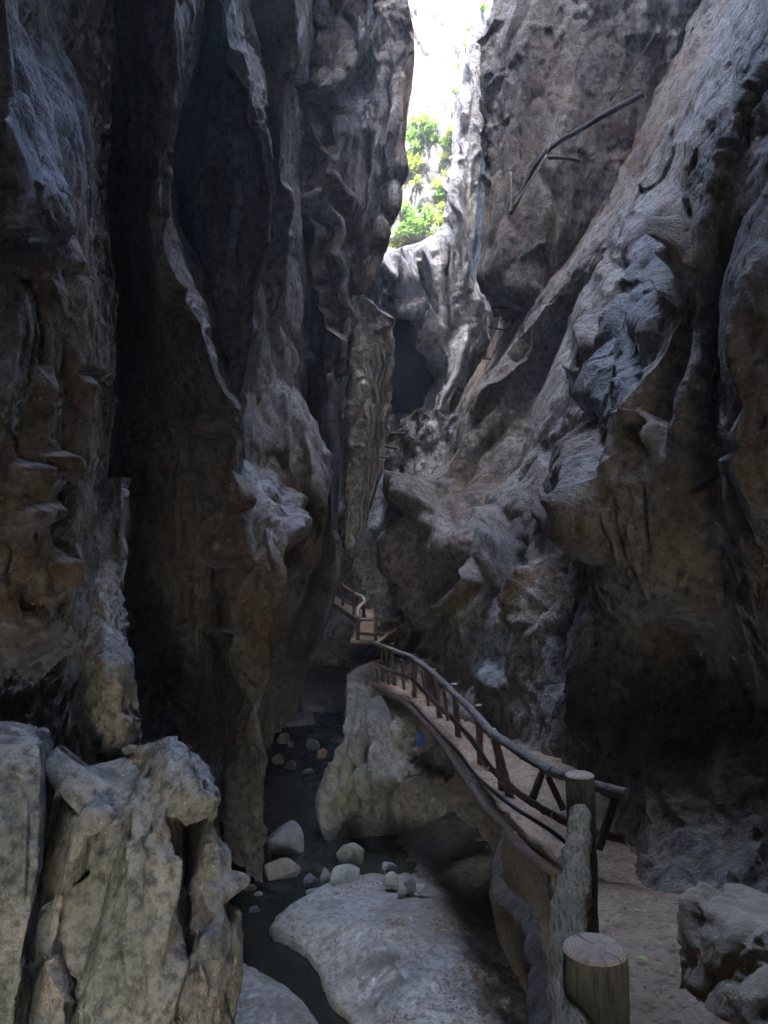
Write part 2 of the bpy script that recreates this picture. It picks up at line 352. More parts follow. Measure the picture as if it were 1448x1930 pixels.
LT = [([(605, 1060), (602, 1180), (560, 1290)], 62, (.03, .03, .033), .95), ([(610, 700), (620, 900), (625, 1040)], 34, (.05, .05, .055), .9), ([(20, 80), (60, 250), (70, 400)], 90, (.27, .29, .33), .8), ([(20, 480), (20, 800)], 50, (.22, .25, .28), .7), ([(450, 250), (440, 560)], 30, (.27, .27, .28), .8), ([(480, 900), (520, 1050)], 50, (.27, .27, .28), .7),  # first stroke paints shade onto the lower face of the left fins
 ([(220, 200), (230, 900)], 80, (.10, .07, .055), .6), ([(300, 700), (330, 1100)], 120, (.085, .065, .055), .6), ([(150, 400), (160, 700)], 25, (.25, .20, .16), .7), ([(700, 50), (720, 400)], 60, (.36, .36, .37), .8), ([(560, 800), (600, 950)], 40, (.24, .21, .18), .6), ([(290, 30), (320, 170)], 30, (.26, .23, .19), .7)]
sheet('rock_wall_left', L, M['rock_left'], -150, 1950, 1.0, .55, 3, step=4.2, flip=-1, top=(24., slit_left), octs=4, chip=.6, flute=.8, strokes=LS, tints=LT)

# ------------------------------------------------------------------ right wall
Q = [
 (26., [(-150, 1150), (560, 960), (740, 880), (1000, 780), (1950, 780)]),
 (15.5, [(-150, 1420, 15.5), (0, 1375, 15.5), (200, 1275), (300, 1222), (450, 1118), (560, 1040), (600, 1010), (690, 956), (740, 896), (770, 880), (850, 850), (890, 830), (920, 796), (960, 772), (1010, 765, 15.5), (1080, 775, 15.4), (1180, 788, 15.2), (1214, 778, 15.3), (1230, 765, 16.9), (1244, 668, 16.8), (1290, 656, 15.6), (1340, 646, 14.6), (1380, 640, 13.9), (1420, 627), (1500, 605), (1560, 614, 12.9), (1610, 632, 12.7), (1660, 655, 12.6), (1950, 670, 12.4)]),
 (13.2, [(-150, 1460, 13.2), (0, 1410, 13.2), (200, 1300), (300, 1255), (450, 1160, 14.6), (560, 1092, 15.6), (640, 1050, 15.9), (690, 1028, 15.9), (850, 962, 15.2), (960, 870, 14.0), (1010, 840, 13.4), (1200, 840, 13.3), (1290, 845, 13.5), (1322, 790, 13.5), (1350, 752, 13.1), (1400, 745, 12.7), (1500, 720, 12.4), (1600, 735, 13), (1950, 760, 14)]),
 (10.8, [(-150, 1490, 10.8), (0, 1440, 10.8), (200, 1340), (300, 1280, 11.4), (450, 1185, 12), (560, 1128, 12.2), (640, 1075, 12.5), (760, 1032, 12.8), (830, 1012, 12.9), (900, 970, 12.9), (960, 935, 12.6), (1080, 932, 11.8), (1200, 935, 11.1), (1300, 930, 10.9), (1400, 950, 10.6), (1430, 890, 10.2), (1480, 850, 10.6), (1520, 850, 12.5), (1650, 850, 13.5), (1950, 850, 13.5)]),
 (10.4, [(-150, 1520, 10.4), (200, 1370, 10.4), (450, 1215), (640, 1110, 11.2), (800, 1070, 11.9), (1000, 1060, 11.1), (1200, 1040, 10.1), (1400, 1020, 9.7), (1490, 1020, 9.5), (1520, 960, 9.2), (1560, 960, 10.5), (1800, 960, 11), (1950, 960, 11)]),
 (9.6, [(-150, 1550, 9.6), (200, 1400, 9.6), (450, 1242), (640, 1170), (560, 1200, 9.8), (800, 1122, 10.8), (1000, 1120, 10.4), (1200, 1120, 9.2), (1500, 1120, 8.8), (1600, 1080, 8.2), (1640, 1010, 8.2), (1800, 1030, 9), (1950, 1040, 9)]),
 (7.6, [(-150, 1600, 7.8), (0, 1540, 7.8), (300, 1320), (540, 1255, 7.4), (640, 1226, 7.3), (750, 1180, 7.3), (830, 1150, 7.3), (900, 1136, 7.3), (1000, 1130, 7.3), (1090, 1146, 7.4), (1140, 1190, 7.6), (1180, 1215, 8.4), (1250, 1215, 8.4), (1400, 1215, 7.4), (1550, 1208, 6.4), (1700, 1198, 5.8), (1950, 1190, 5.4)]),
 (7.0, [(-150, 1640), (300, 1360), (640, 1305, 6.8), (900, 1270, 6.7), (1060, 1260, 6.9), (1130, 1270, 7.2), (1190, 1300, 8.1), (1250, 1320, 8.0), (1400, 1325, 7.0), (1550, 1322, 6.0), (1700, 1320, 5.3), (1950, 1320, 4.8)]),
 (7.0, [(-150, 1680), (300, 1410), (640, 1362, 6.9), (900, 1360, 6.5), (1100, 1365, 6.9), (1300, 1420, 7.0), (1500, 1430, 5.9), (1700, 1435, 4.9), (1950, 1420, 4.3)]),
 (5.4, [(-150, 1600), (300, 1500), (450, 1450), (540, 1392), (640, 1376), (760, 1385), (850, 1370), (950, 1400, 5.6), (1150, 1440, 6.0), (1350, 1500, 6.0), (1600, 1500, 4.9), (1950, 1480, 4.3)]),
 (4.4, [(-150, 1900), (1950, 1900)]),
 (4.0, [(-150, 3100), (1950, 3100)]),
]
RS = [
 ([(1285, 545), (1245, 690), (1205, 860)], 58, .40), ([(1290, 545)], 46, .2), ([(1285, 310), (1235, 420), (1205, 560)], 42, .35), ([(1285, 425), (1292, 475)], 15, -.3), ([(1302, 390), (1312, 520)], 9, .15, 'ridge'), ([(1262, 420), (1268, 500)], 9, -.15), ([(1235, 500), (1245, 560)], 9, -.2),
 ([(1176, 790), (1205, 776), (1228, 800), (1234, 860)], 13, -.35), ([(1142, 960), (1170, 1060), (1220, 1140)], 7, -.12), ([(1165, 960), (1190, 1050), (1232, 1130)], 7, -.12), ([(1192, 980), (1215, 1090)], 7, -.10), ([(1150, 900), (1180, 1040), (1225, 1120)], 10, .10, 'ridge'), ([(1210, 900), (1225, 1040)], 12, .12, 'ridge'),
 ([(1036, 850)], 30, .45), ([(1040, 888)], 12, -.3), ([(1040, 905), (1052, 970), (1046, 1035)], 20, .4), ([(1105, 795), (1096, 900), (1100, 1010)], 17, .4), ([(1020, 900), (1026, 1000)], 8, -.3), ([(1073, 880), (1080, 990)], 12, -.5), ([(1126, 800), (1130, 1050)], 12, -.5),
 ([(800, 1000), (850, 975), (900, 1000), (880, 1080), (830, 1120)], 74, .22), ([(835, 1085)], 52, .15), ([(925, 965), (940, 1030), (934, 1090)], 16, -.7), ([(800, 1175), (860, 1142), (884, 1095), (872, 1060)], 9, -.3), ([(763, 985), (768, 1080), (782, 1175)], 13, -.7), ([(790, 925), (800, 975)], 32, -.9),
 ([(1000, 840), (930, 900), (870, 955), (820, 1000)], 17, .16, 'ridge'), ([(965, 790), (890, 870), (845, 935)], 15, .14, 'ridge'), ([(900, 750), (855, 840), (805, 900)], 14, .14, 'ridge'), ([(1010, 620), (950, 720), (900, 800)], 16, .3, 'ridge'),
 ([(972, 1015), (955, 1080), (945, 1145)], 20, .3), ([(1002, 1075), (962, 1160)], 22, -.25), ([(1072, 1055), (1040, 1120), (1010, 1185)], 18, .3, 'ridge'), ([(1100, 1080), (1060, 1200), (1050, 1300)], 16, .2, 'ridge'),
 ([(915, 1265), (948, 1305)], 24, -.2), ([(1368, 835), (1340, 882), (1303, 928)], 15, .3, 'ridge'), ([(1352, 690), (1346, 830)], 9, .2, 'ridge'), ([(1075, 620), (1050, 720), (1035, 800)], 18, .3), ([(1130, 540), (1110, 640), (1080, 760)], 26, .35), ([(1100, 600), (1078, 720)], 8, -.2), ([(1160, 480), (1140, 560)], 22, .3), ([(1165, 560), (1150, 700), (1130, 780)], 13, -.35),
 ([(1195, 620), (1180, 720)], 12, .2), ([(1060, 690)], 16, -.3), ([(1098, 700)], 12, -.3), ([(1172, 1300), (1160, 1450)], 16, .2, 'ridge'), ([(1130, 1160), (1120, 1400)], 14, -.3),
 ([(725, 1330), (720, 1500)], 11, -.4), ([(690, 1285), (662, 1400), (640, 1500)], 17, .3, 'ridge'), ([(705, 1420), (740, 1570)], 14, .25, 'ridge'), ([(775, 1405)], 44, .35), ([(745, 1450), (770, 1490)], 40, .35), ([(820, 1440)], 36, .3), ([(680, 1420), (700, 1520)], 12, -.25), ([(790, 1500), (860, 1540), (950, 1620)], 26, .3, 'cliff'),
 ([(668, 1290), (650, 1380), (622, 1500)], 7, 0.16, 'ridge'), ([(680, 1299), (662, 1386), (634, 1505)], 8, -0.14, 'ridge'), ([(692, 1308), (674, 1392), (646, 1510)], 9, 0.16, 'ridge'), ([(704, 1317), (686, 1398), (658, 1515)], 7, -0.14, 'ridge'), ([(716, 1326), (698, 1404), (670, 1520)], 8, 0.16, 'ridge'), ([(728, 1335), (710, 1410), (682, 1525)], 9, -0.14, 'ridge'), ([(740, 1344), (722, 1416), (694, 1530)], 7, 0.16, 'ridge'), ([(752, 1353), (734, 1422), (706, 1535)], 8, -0.14, 'ridge'), ([(764, 1362), (746, 1428), (718, 1540)], 9, 0.16, 'ridge')]
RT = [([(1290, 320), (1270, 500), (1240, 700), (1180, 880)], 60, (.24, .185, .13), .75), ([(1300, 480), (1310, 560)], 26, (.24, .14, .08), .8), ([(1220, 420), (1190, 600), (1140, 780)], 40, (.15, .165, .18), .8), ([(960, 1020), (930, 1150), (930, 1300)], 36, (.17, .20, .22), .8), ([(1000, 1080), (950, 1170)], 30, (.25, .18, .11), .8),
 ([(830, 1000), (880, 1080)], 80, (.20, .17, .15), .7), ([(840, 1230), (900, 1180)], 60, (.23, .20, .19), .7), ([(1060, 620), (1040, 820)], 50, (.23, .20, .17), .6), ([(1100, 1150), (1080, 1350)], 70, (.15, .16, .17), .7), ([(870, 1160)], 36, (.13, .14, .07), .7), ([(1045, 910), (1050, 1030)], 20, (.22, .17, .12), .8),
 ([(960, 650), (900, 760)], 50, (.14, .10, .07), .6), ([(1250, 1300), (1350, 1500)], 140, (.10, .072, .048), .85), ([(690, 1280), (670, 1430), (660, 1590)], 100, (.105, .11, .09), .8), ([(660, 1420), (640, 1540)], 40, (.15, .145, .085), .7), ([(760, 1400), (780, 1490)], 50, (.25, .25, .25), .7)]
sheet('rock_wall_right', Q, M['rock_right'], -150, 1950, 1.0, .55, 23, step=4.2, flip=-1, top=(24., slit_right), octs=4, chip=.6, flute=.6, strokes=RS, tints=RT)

# upper right block that overhangs the gorge
B1 = [
 (24., [(-150, 960), (560, 930)]),
 (18., [(-150, 935), (0, 928), (50, 912), (90, 902), (200, 906), (300, 912), (400, 905), (470, 900), (520, 892), (545, 905), (575, 940, 18.5), (600, 985, 19.5)]),
 (16.5, [(-150, 1040), (0, 1000), (200, 980), (400, 960), (500, 950), (545, 960), (575, 985, 17.3), (600, 1010, 18.6)]),
 (16.0, [(-150, 1160), (0, 1120), (300, 1050), (500, 1020), (545, 1020), (575, 1030, 16.8), (600, 1040, 18)]),
 (16.4, [(-150, 1620), (0, 1480), (200, 1300), (400, 1160), (545, 1080), (600, 1080, 17)]),
]
sheet('rock_overhang', B1, M['rock_right'], -150, 600, 1.1, .5, 43, step=4.2, flip=-1, top=(24., slit_right), chip=1.0)

# far sunlit wall and the pale pillar before it
F1 = [(40., [(-700, 300), (1400, 300)]), (36., [(-700, 600), (1400, 600)]), (31., [(-700, 720, 28.2), (0, 735, 29.8), (300, 740, 30.6), (460, 725, 30.4), (520, 700, 37), (700, 700, 38), (1400, 700, 38)]),
 (30.5, [(-700, 800, 28.2), (0, 800, 29.6), (440, 790, 30), (500, 790, 35), (1400, 800, 36)]), (29.5, [(-700, 880, 28), (0, 870, 29.2), (460, 850, 29.4), (520, 850, 35), (1400, 860, 36)]), (30, [(-700, 1000), (1400, 950)]), (36., [(-700, 1300), (1400, 1300)])]
sheet('rock_wall_far', F1, M['rock_dark'], -700, 1400, 1.4, 1.0, 63, step=5., flip=-1, chip=1.0)
F2 = [(31., [(-200, 895), (50, 890), (470, 835), (490, 640), (560, 640), (600, 780), (700, 815), (830, 775)]),
 (27., [(-200, 900), (50, 890), (110, 870), (210, 856), (320, 858), (400, 838), (438, 828), (462, 778), (482, 712), (498, 690), (525, 690), (560, 738), (580, 748), (595, 770), (650, 800), (700, 811), (760, 790, 25), (800, 768, 24), (830, 758, 24)]),
 (26., [(-200, 905), (110, 885), (320, 875), (480, 850), (520, 790), (600, 815), (700, 835), (760, 815, 24), (830, 790, 23.6)]),
 (26., [(-200, 910), (130, 905), (210, 912), (300, 910), (400, 903), (520, 886), (590, 905), (640, 905), (690, 882), (740, 885, 24), (800, 850, 23.6), (830, 810, 23.6)]),
 (30., [(-200, 1000), (400, 1000), (560, 1040), (830, 960)])]
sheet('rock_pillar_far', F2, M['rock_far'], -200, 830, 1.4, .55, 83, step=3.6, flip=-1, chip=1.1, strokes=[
 ([(772, 486), (776, 540), (790, 600)], 9, -1.0), ([(806, 476), (812, 560), (822, 680)], 8, -.8), ([(745, 490), (752, 570)], 12, .6, 'ridge'), ([(790, 480), (796, 560), (812, 640)], 11, .6, 'ridge'), ([(840, 420), (846, 540), (850, 640)], 10, .5, 'ridge'),
 ([(868, 300), (872, 450), (878, 560)], 8, -.6), ([(722, 486), (735, 520)], 9, -.8), ([(860, 600), (835, 690), (800, 760)], 12, .5, 'ridge'), ([(880, 620), (862, 700), (830, 770)], 9, -.6), ([(885, 130), (880, 300)], 8, .4, 'ridge'), ([(820, 700), (790, 770)], 10, .5, 'ridge')])

# back of the gorge under the far wall, coloured dark in place of shade
F4 = [(30., [(470, 560), (1420, 500)]), (28.6, [(470, 660, 30), (520, 690, 28.6), (1420, 600)]), (29.5, [(470, 740, 31), (520, 740, 29.5), (1420, 690)]), (28.2, [(470, 800, 30), (520, 800, 28.2), (1420, 800)]), (30, [(470, 900), (1420, 900)])]
sheet('rock_wall_back', F4, M['rock_dark'], 470, 1420, 1.4, .6, 93, step=5., flip=-1)

# fallen blocks choking the gorge behind the walkway
F3 = [(27., [(780, 560), (1200, 500), (1420, 420)]),
 (22., [(780, 700, 22), (870, 690), (1000, 650), (1100, 630, 22), (1200, 632, 21), (1235, 636, 26), (1420, 560, 27)]),
 (20.5, [(780, 760, 20.5), (830, 765), (860, 745), (950, 745), (1000, 700), (1100, 690, 20), (1205, 690, 19), (1240, 690, 25), (1420, 600, 26)]),
 (19.5, [(780, 830, 19.5), (830, 800), (900, 790), (950, 770), (1100, 740, 19), (1210, 740, 18.5), (1245, 740, 24), (1420, 640, 25)]),
 (19., [(780, 900), (900, 850), (1220, 800), (1420, 700)]),
 (20., [(780, 1000), (1420, 850)])]
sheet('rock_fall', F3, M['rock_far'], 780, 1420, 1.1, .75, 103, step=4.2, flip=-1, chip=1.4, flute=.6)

# unseen rock shell behind and above the camera, added to keep light out
SHELL_FRONT = 4.2
a_ = np.linspace(-.18 * math.pi, 1.18 * math.pi, 130); b_ = np.linspace(0, 1, 90)
A_, B_ = np.meshgrid(a_, b_)
yy = SHELL_FRONT - 16 * B_; sh = np.sqrt(np.clip(1 - np.clip((B_ - .45) / .55, 0, 1) ** 2.5, 0, 1))
V = np.stack([1.0 + 6.4 * np.cos(A_) * sh, yy, 1.0 + np.where(np.sin(A_) > 0, 8.5 * np.sin(A_), 13 * np.sin(A_)) * sh], 2)
hh = rock_noise(V.reshape(-1, 3), 2.0, 7, chip=.8) * 1.2
N = grid_normals(V).reshape(-1, 3)
tag(grid_mesh('shade_shell', (V.reshape(-1, 3) + N * hh[:, None]).reshape(V.shape), M['rock_left']), kind='structure')


# near rock at the lower left, in lobes
L1 = [
 (5.2, [(1320, -500), (2300, -500)]),
 (4.4, [(1320, -60, 6), (1370, -50, 4.8), (1500, -40, 4.4), (2300, -40, 4.1)]),
 (4.4, [(1320, 50, 6.2), (1360, 66, 5.0), (1450, 80, 4.65), (1700, 62, 4.4), (1930, 20, 4.2), (2300, 0, 4)]),
 (5.2, [(1320, 96, 6.8), (1450, 98, 5.9), (1600, 84, 5.3), (1750, 70, 5.0), (1930, 56, 4.7), (2300, 50, 4.5)]),
 (4.9, [(1320, 112, 7.6), (1440, 112, 7.2), (1490, 114, 5.6), (1550, 136, 5.05), (1650, 122, 4.85), (1760, 100, 4.65), (1930, 84, 4.4), (2300, 80, 4.2)]),
 (4.9, [(1320, 150, 7.8), (1440, 152, 7.4), (1492, 160, 5.5), (1560, 160, 5.0), (1640, 150, 4.95), (1720, 130, 4.9), (1930, 120, 4.5), (2300, 120, 4.3)]),
 (5.2, [(1320, 180, 7.4), (1450, 188, 7.0), (1510, 195, 5.7), (1640, 165, 5.1), (1720, 150, 5.3), (1830, 140, 5.0), (1930, 140, 4.7), (2300, 150, 4.4)]),
 (4.8, [(1320, 235, 6.2), (1400, 252, 5.6), (1460, 256, 5.4), (1560, 236, 5.0), (1700, 205, 4.75), (1930, 165, 4.4), (2300, 160, 4.2)]),
 (4.6, [(1320, 300, 6.2), (1385, 322, 5.6), (1430, 320, 5.15), (1600, 300, 4.75), (1930, 270, 4.3), (2300, 260, 4.1)]),
 (4.8, [(1320, 345, 6.4), (1395, 360, 5.7), (1425, 378, 5.25), (1500, 392, 5.0), (1516, 392, 5.0), (1540, 330, 5.0), (1650, 330, 4.85), (1750, 345, 4.75), (1930, 326, 4.4), (2300, 320, 4.2)]),
 (5.4, [(1320, 370, 7.0), (1420, 388, 5.7), (1510, 402, 5.3), (1545, 352, 6.3), (1680, 350, 6.0), (1770, 350, 5.2), (1930, 346, 4.6), (2300, 340, 4.4)]),
 (5.2, [(1320, 375, 7.1), (1500, 404, 5.6), (1560, 392, 5.4), (1620, 386, 5.15), (1700, 370, 5.05), (1780, 356, 4.9), (1930, 366, 4.5), (2300, 360, 4.3)]),
 (5.2, [(1320, 380, 7.2), (1500, 405, 5.8), (1560, 396, 5.5), (1600, 410, 5.3), (1700, 410, 5.0), (1800, 410, 4.8), (1930, 400, 4.6), (2300, 400, 4.4)]),
 (5.2, [(1320, 382, 7.4), (1530, 405, 6.0), (1560, 398, 5.7), (1600, 413, 5.6), (1650, 430, 5.5), (1700, 438, 5.35), (1730, 460, 5.25), (1780, 468, 5.15), (1850, 462, 5.05), (1900, 447, 4.95), (1930, 441, 4.9), (2300, 430, 4.8)]),
 (9., [(1320, 320), (1600, 360), (1930, 400), (2300, 400)]),
]
L1 = [(d_, [(1235, p_[0][1], (p_[0][2] if len(p_[0]) > 2 else d_) + 3.4)] + p_) for d_, p_ in L1]
sheet('rock_outcrop', L1, M['rock_near'], 1290, 2300,   .6, .22, 123, step=3.2, fold=[(-60, 1362), (60, 1360), (84, 1378), (96, 1440), (112, 1482), (165, 1478), (190, 1486), (212, 1440), (245, 1396), (290, 1384), (330, 1388), (368, 1418), (388, 1458), (402, 1500), (420, 1600)], flip=-1, octs=4, chip=.75, flute=.7, tints=[([(200, 1600), (230, 1900)], 60, (.13, .145, .09), .5), ([(120, 1600), (100, 1900)], 40, (.33, .27, .22), .7), ([(40, 1450), (30, 1700)], 60, (.19, .22, .22), .8), ([(300, 1450), (280, 1700)], 60, (.30, .29, .26), .7), ([(420, 1750)], 60, (.12, .125, .125), .8), ([(20, 1880)], 60, (.11, .125, .085), .5)],
      strokes=[([(275, 1480), (262, 1650), (240, 1850)], 12, -.10), ([(310, 1600), (295, 1800)], 10, -.08), ([(190, 1600), (170, 1700)], 10, -.08), ([(45, 1500), (40, 1700)], 12, -.06), ([(365, 1430), (395, 1500)], 18, .10, 'ridge'), ([(430, 1680), (445, 1800), (430, 1900)], 14, .08, 'ridge'), ([(330, 1800), (310, 1920)], 20, -.10), ([(400, 1750), (380, 1880)], 16, -.10)],
      dents=[(W(218, 1500, 5.4), (.13, .7, .24), -.6), (W(150, 1420, 5.8), (.1, .6, .26), -.4), (W(170, 1740, 4.95), (.06, .6, .30), -.35), (W(430, 1660, 5.3), (.05, .3, .12), -.15)])
# tongue of rock hanging over it
T1 = [(7.6, [(900, 130, 9), (1490, 170, 7.2)]), (6.4, [(900, 140, 8.8), (1150, 150, 7.2), (1300, 163, 6.4), (1400, 172), (1450, 180), (1480, 188), (1500, 194, 6.6)]),
      (5.9, [(900, 180, 8.8), (1150, 190, 6.9), (1300, 200, 5.9), (1450, 205), (1500, 198, 6.5)]), (6.0, [(900, 210, 8.8), (1150, 215, 6.9), (1300, 228, 6.0), (1430, 228), (1460, 215), (1500, 202, 6.5)]),
      (6.4, [(900, 230, 8.9), (1150, 235, 7.2), (1300, 248, 6.4), (1425, 253), (1440, 246), (1455, 228), (1500, 206, 6.6)]), (7.6, [(1050, 235), (1490, 215)])]
sheet('rock_tongue', T1, M['rock_near'], 900, 1500, .5, .3, 143, step=3.6, flip=-1, chip=.9)

# hanging flowstone pillar in the middle of the gorge
C1 = [(20.0, [(556, 672), (1034, 650)]),
 (18.4, [(556, 664, 19), (575, 656), (600, 657), (640, 667), (700, 664), (740, 672), (768, 655), (800, 657), (830, 662), (880, 655), (925, 649), (960, 652), (1034, 648)]),
 (17.4, [(556, 668, 19), (575, 668), (640, 678), (740, 682), (770, 672), (900, 662), (940, 658), (1034, 651)]),
 (17.0, [(556, 672, 19), (580, 690), (640, 690), (740, 690), (765, 690), (800, 690), (900, 676), (1034, 656)]),
 (17.4, [(556, 680, 19), (590, 715), (640, 715), (740, 708), (760, 705), (900, 694), (1034, 660)]),
 (18.0, [(556, 684, 19), (585, 718), (605, 746), (630, 742), (660, 744), (720, 731), (780, 728), (810, 733), (900, 718), (960, 702), (1000, 686), (1034, 664)]),
 (20.0, [(556, 680), (620, 725), (900, 700), (1034, 660)])]
drips = [(W(684 - (y_ - 628) * .03, y_, 17.5), (.20, .5, .075), .26) for y_ in (622, 636, 650, 664, 678, 692)] + [(W(671 - (y_ - 838) * .1, y_, 17.6), (.22, .5, .085), .28) for y_ in (838, 856, 874, 892, 912)] + [(W(688, 790, 17.3), (.45, .8, .5), .40), (W(700, 600, 17.5), (.5, .8, .4), .25)]
c1 = sheet('hanging_pillar', C1, M['flowstone'], 556, 1034, .7, .30, 163, step=2.6, flip=-1, chip=.8, flute=1.1, dents=drips, strokes=[([(715 + k * 6, 640 + k * 10), (708 + k * 4, 760), (690 + k * 5, 900), (672 + k * 3, 1000)], 6, .16 if k % 2 else -.16, 'ridge') for k in range(5)])
del c1['kind']
tag(c1, 'hanging flowstone pillar with stacked drip rims wedged in the middle of the gorge', 'rock pillar')

# second added shell, reaching further forward to darken the near gorge
SHELL_FRONT = 5.0
a_ = np.linspace(-.18 * math.pi, 1.18 * math.pi, 130); b_ = np.linspace(0, 1, 90)
A_, B_ = np.meshgrid(a_, b_)
yy = SHELL_FRONT - 16 * B_; sh = np.sqrt(np.clip(1 - np.clip((B_ - .45) / .55, 0, 1) ** 2.5, 0, 1))
V = np.stack([1.0 + 6.4 * np.cos(A_) * sh, yy, 1.0 + np.where(np.sin(A_) > 0, 8.5 * np.sin(A_), 13 * np.sin(A_)) * sh], 2)
hh = rock_noise(V.reshape(-1, 3), 2.0, 7, chip=.8) * 1.2
N = grid_normals(V).reshape(-1, 3)
tag(grid_mesh('shade_shell', (V.reshape(-1, 3) + N * hh[:, None]).reshape(V.shape), M['rock_left']), kind='structure')

gx, gz = np.meshgrid(np.linspace(-9, 10, 90), np.linspace(53, 5, 170))  # unseen tall wall added to block the sun from the nearer rock
V = np.stack([gx, 3.0 + .0 * gx, gz], 2); h = rock_noise(V.reshape(-1, 3), 2.0, 11) * 1.0; V[:, :, 1] += h.reshape(gx.shape)
tag(grid_mesh('sun_block_wall', V, M['rock_left']), kind='structure')

# ------------------------------------------------------------------ stream bed, slabs, water, path
def Z(px, py, z):                              # the point at height z seen at a picture position
    d = z * FPX / (HY - py); return Vector(((px - HX) / FPX * d, d, z))
gx, gy = np.meshgrid(np.linspace(-8, 8, 200), np.linspace(-8, 40, 500))
bedz = -5.22 + np.interp(gy, [16, 19, 22, 40], [0, .25, .75, 1.2]) + .42 * np.clip(gx + .1 - np.interp(gy, [9, 11], [1.6, 0]) - np.interp(gy, [12, 15], [0, -1.]), 0, 2)
V = np.stack([gx, gy, bedz], 2)
h = rock_noise(V.reshape(-1, 3), .6, 5, vert=1, chip=1.2) * .30
V[:, :, 2] += h.reshape(gx.shape)
tag(grid_mesh('stream_bed', V, M['bed']), kind='structure')
def slab(name, outline, z, dome, mat, s, amp, seed, nr=90, na=340, skirt=.7, power=2.2, tilt=(0, 0), **kw):
    P = np.array([Z(a, b, z)[:] for a, b in outline]); Pc = np.vstack([P, P[:1]])
    L_ = np.r_[0, np.cumsum(np.linalg.norm(np.diff(Pc, axis=0), axis=1))]
    t = np.linspace(0, L_[-1], na); ring = np.stack([np.interp(t, L_, Pc[:, k]) for k in range(3)], 1)
    ring = blur(np.concatenate([ring[-8:], ring, ring[:8]])[None], 1, 6)[0][8:-8]; ring[-1] = ring[0]
    c = P.mean(0)
    f = np.r_[np.linspace(.001, 1, nr), np.full(10, 1.0)]
    V = c + (ring - c)[None] * f[:, None, None]
    up = dome * (1 - f**power); up[nr:] = -skirt * np.linspace(.1, 1, 10)
    V[:, :, 2] += up[:, None]
    V[:, :, 2] += (V[:, :, 0] - c[0]) * tilt[0] + (V[:, :, 1] - c[1]) * tilt[1]
    N = grid_normals(V); N[:3] = (0, 0, 1); N[:, 0] = N[:, -1] = (N[:, 0] + N[:, -1]) / 2
    sg = np.sign((N[:, :, 2] * 1).mean()) or 1; N *= sg
    h = rock_noise(V.reshape(-1, 3), s, seed, **kw) * amp
    V = V + N * h.reshape(V.shape[:2])[:, :, None]
    o = grid_mesh(name, V, mat); return o
o = slab('rock_slab', [(500, 1748), (560, 1700), (620, 1664), (690, 1646), (770, 1650), (860, 1680), (960, 1720), (1060, 1780), (1100, 1930), (1100, 2300), (760, 2300), (690, 1980), (655, 1905), (622, 1878), (605, 1820), (575, 1788)],
         -4.9, .32, M['rock_slab'], .7, .14, 201, vert=1, chip=1.2, power=1.6)
tag(o, 'broad pale slab of worn rock sloping down to the dark stream', 'rock slab')
o = slab('rock_slab', [(455, 1815), (500, 1838), (545, 1862), (580, 1895), (605, 1935), (640, 2250), (400, 2250), (410, 1900)], -4.95, .16, M['rock_slab'], .6, .10, 211, vert=1, chip=1.0, nr=60, na=220)
tag(o, 'small pale rock shelf at the bottom edge between rock outcrop and stream', 'rock slab')

def water_mat():
    m, t, b = new_mat('water')
    v = t.nodes.new('ShaderNodeTexCoord').outputs['Object']
    b.inputs['Base Color'].default_value = (.012, .014, .011, 1); b.inputs['Roughness'].default_value = .06
    b.inputs['IOR'].default_value = 1.33; b.inputs['Transmission Weight'].default_value = .0
    n = nbump(t, nnoise(t, nmap(t, v, (1, .6, 1)), 5, 4, .55, .6), .03, .5)
    n = nbump(t, nnoise(t, v, 22, 3, .5, .4), .006, .5, n)
    t.links.new(n, b.inputs['Normal']); return m
M['water'] = water_mat()
gx, gy = np.meshgrid(np.linspace(-6, 4, 200), np.linspace(5, 27, 440))
wz = -5.0 + np.interp(gy, [15.6, 16.2, 18, 18.6, 30], [0, .10, .12, .3, .5])
V = np.stack([gx, gy, wz], 2); riff = np.interp(gy, [10, 12, 12.6, 15, 16, 18.5, 19, 21], [.012, .05, .02, .012, .08, .08, .08, .04])
V[:, :, 2] += (pnoise((V * np.array([5, 3.5, 1])).reshape(-1, 3), 9) * 1.0 + pnoise((V * np.array([13, 9, 1])).reshape(-1, 3), 19) * .5).reshape(gx.shape) * riff
tag(grid_mesh('stream_water', V, M['water']), kind='structure')

def dirt_mat():
    m, t, b = new_mat('dirt')
    v = t.nodes.new('ShaderNodeTexCoord').outputs['Object']
    c = nmix(t, nramp(t, nnoise(t, v, 2.2, 6, .65), [(.4, grey(0)), (.6, grey(1))]), (.19, .13, .085), (.28, .20, .138))
    c = nmix(t, nramp(t, nnoise(t, v, 26, 6, .7), [(.5, grey(0)), (.62, grey(.7))]), c, (.07, .052, .04))
    t.links.new(c, b.inputs['Base Color']); b.inputs['Roughness'].default_value = .95; b.inputs['Specular IOR Level'].default_value = .2
    n = nbump(t, nnoise(t, v, 9, 6, .65), .05, .7); n = nbump(t, nnoise(t, v, 55, 5, .7), .012, .9, n)
    t.links.new(n, b.inputs['Normal']); return m
M['dirt'] = dirt_mat()
def path_z(y): return -1.75 - np.clip(y - 2.8, -3, 3.2) * .30
yr = np.arange(0.5, 7.4, .022)
xe = np.interp(yr, [.5, 2, 2.8, 5.2, 6.2, 7.4], [.35, .5, .62, 1.12, 1.55, 2.2])
t1 = np.linspace(4.5, 0, 170)
top = np.stack([xe[:, None] + t1[None], np.repeat(yr[:, None], 170, 1), np.repeat(path_z(yr)[:, None], 170, 1) + np.maximum(0, t1[None] - 1.8) * .25], 2)
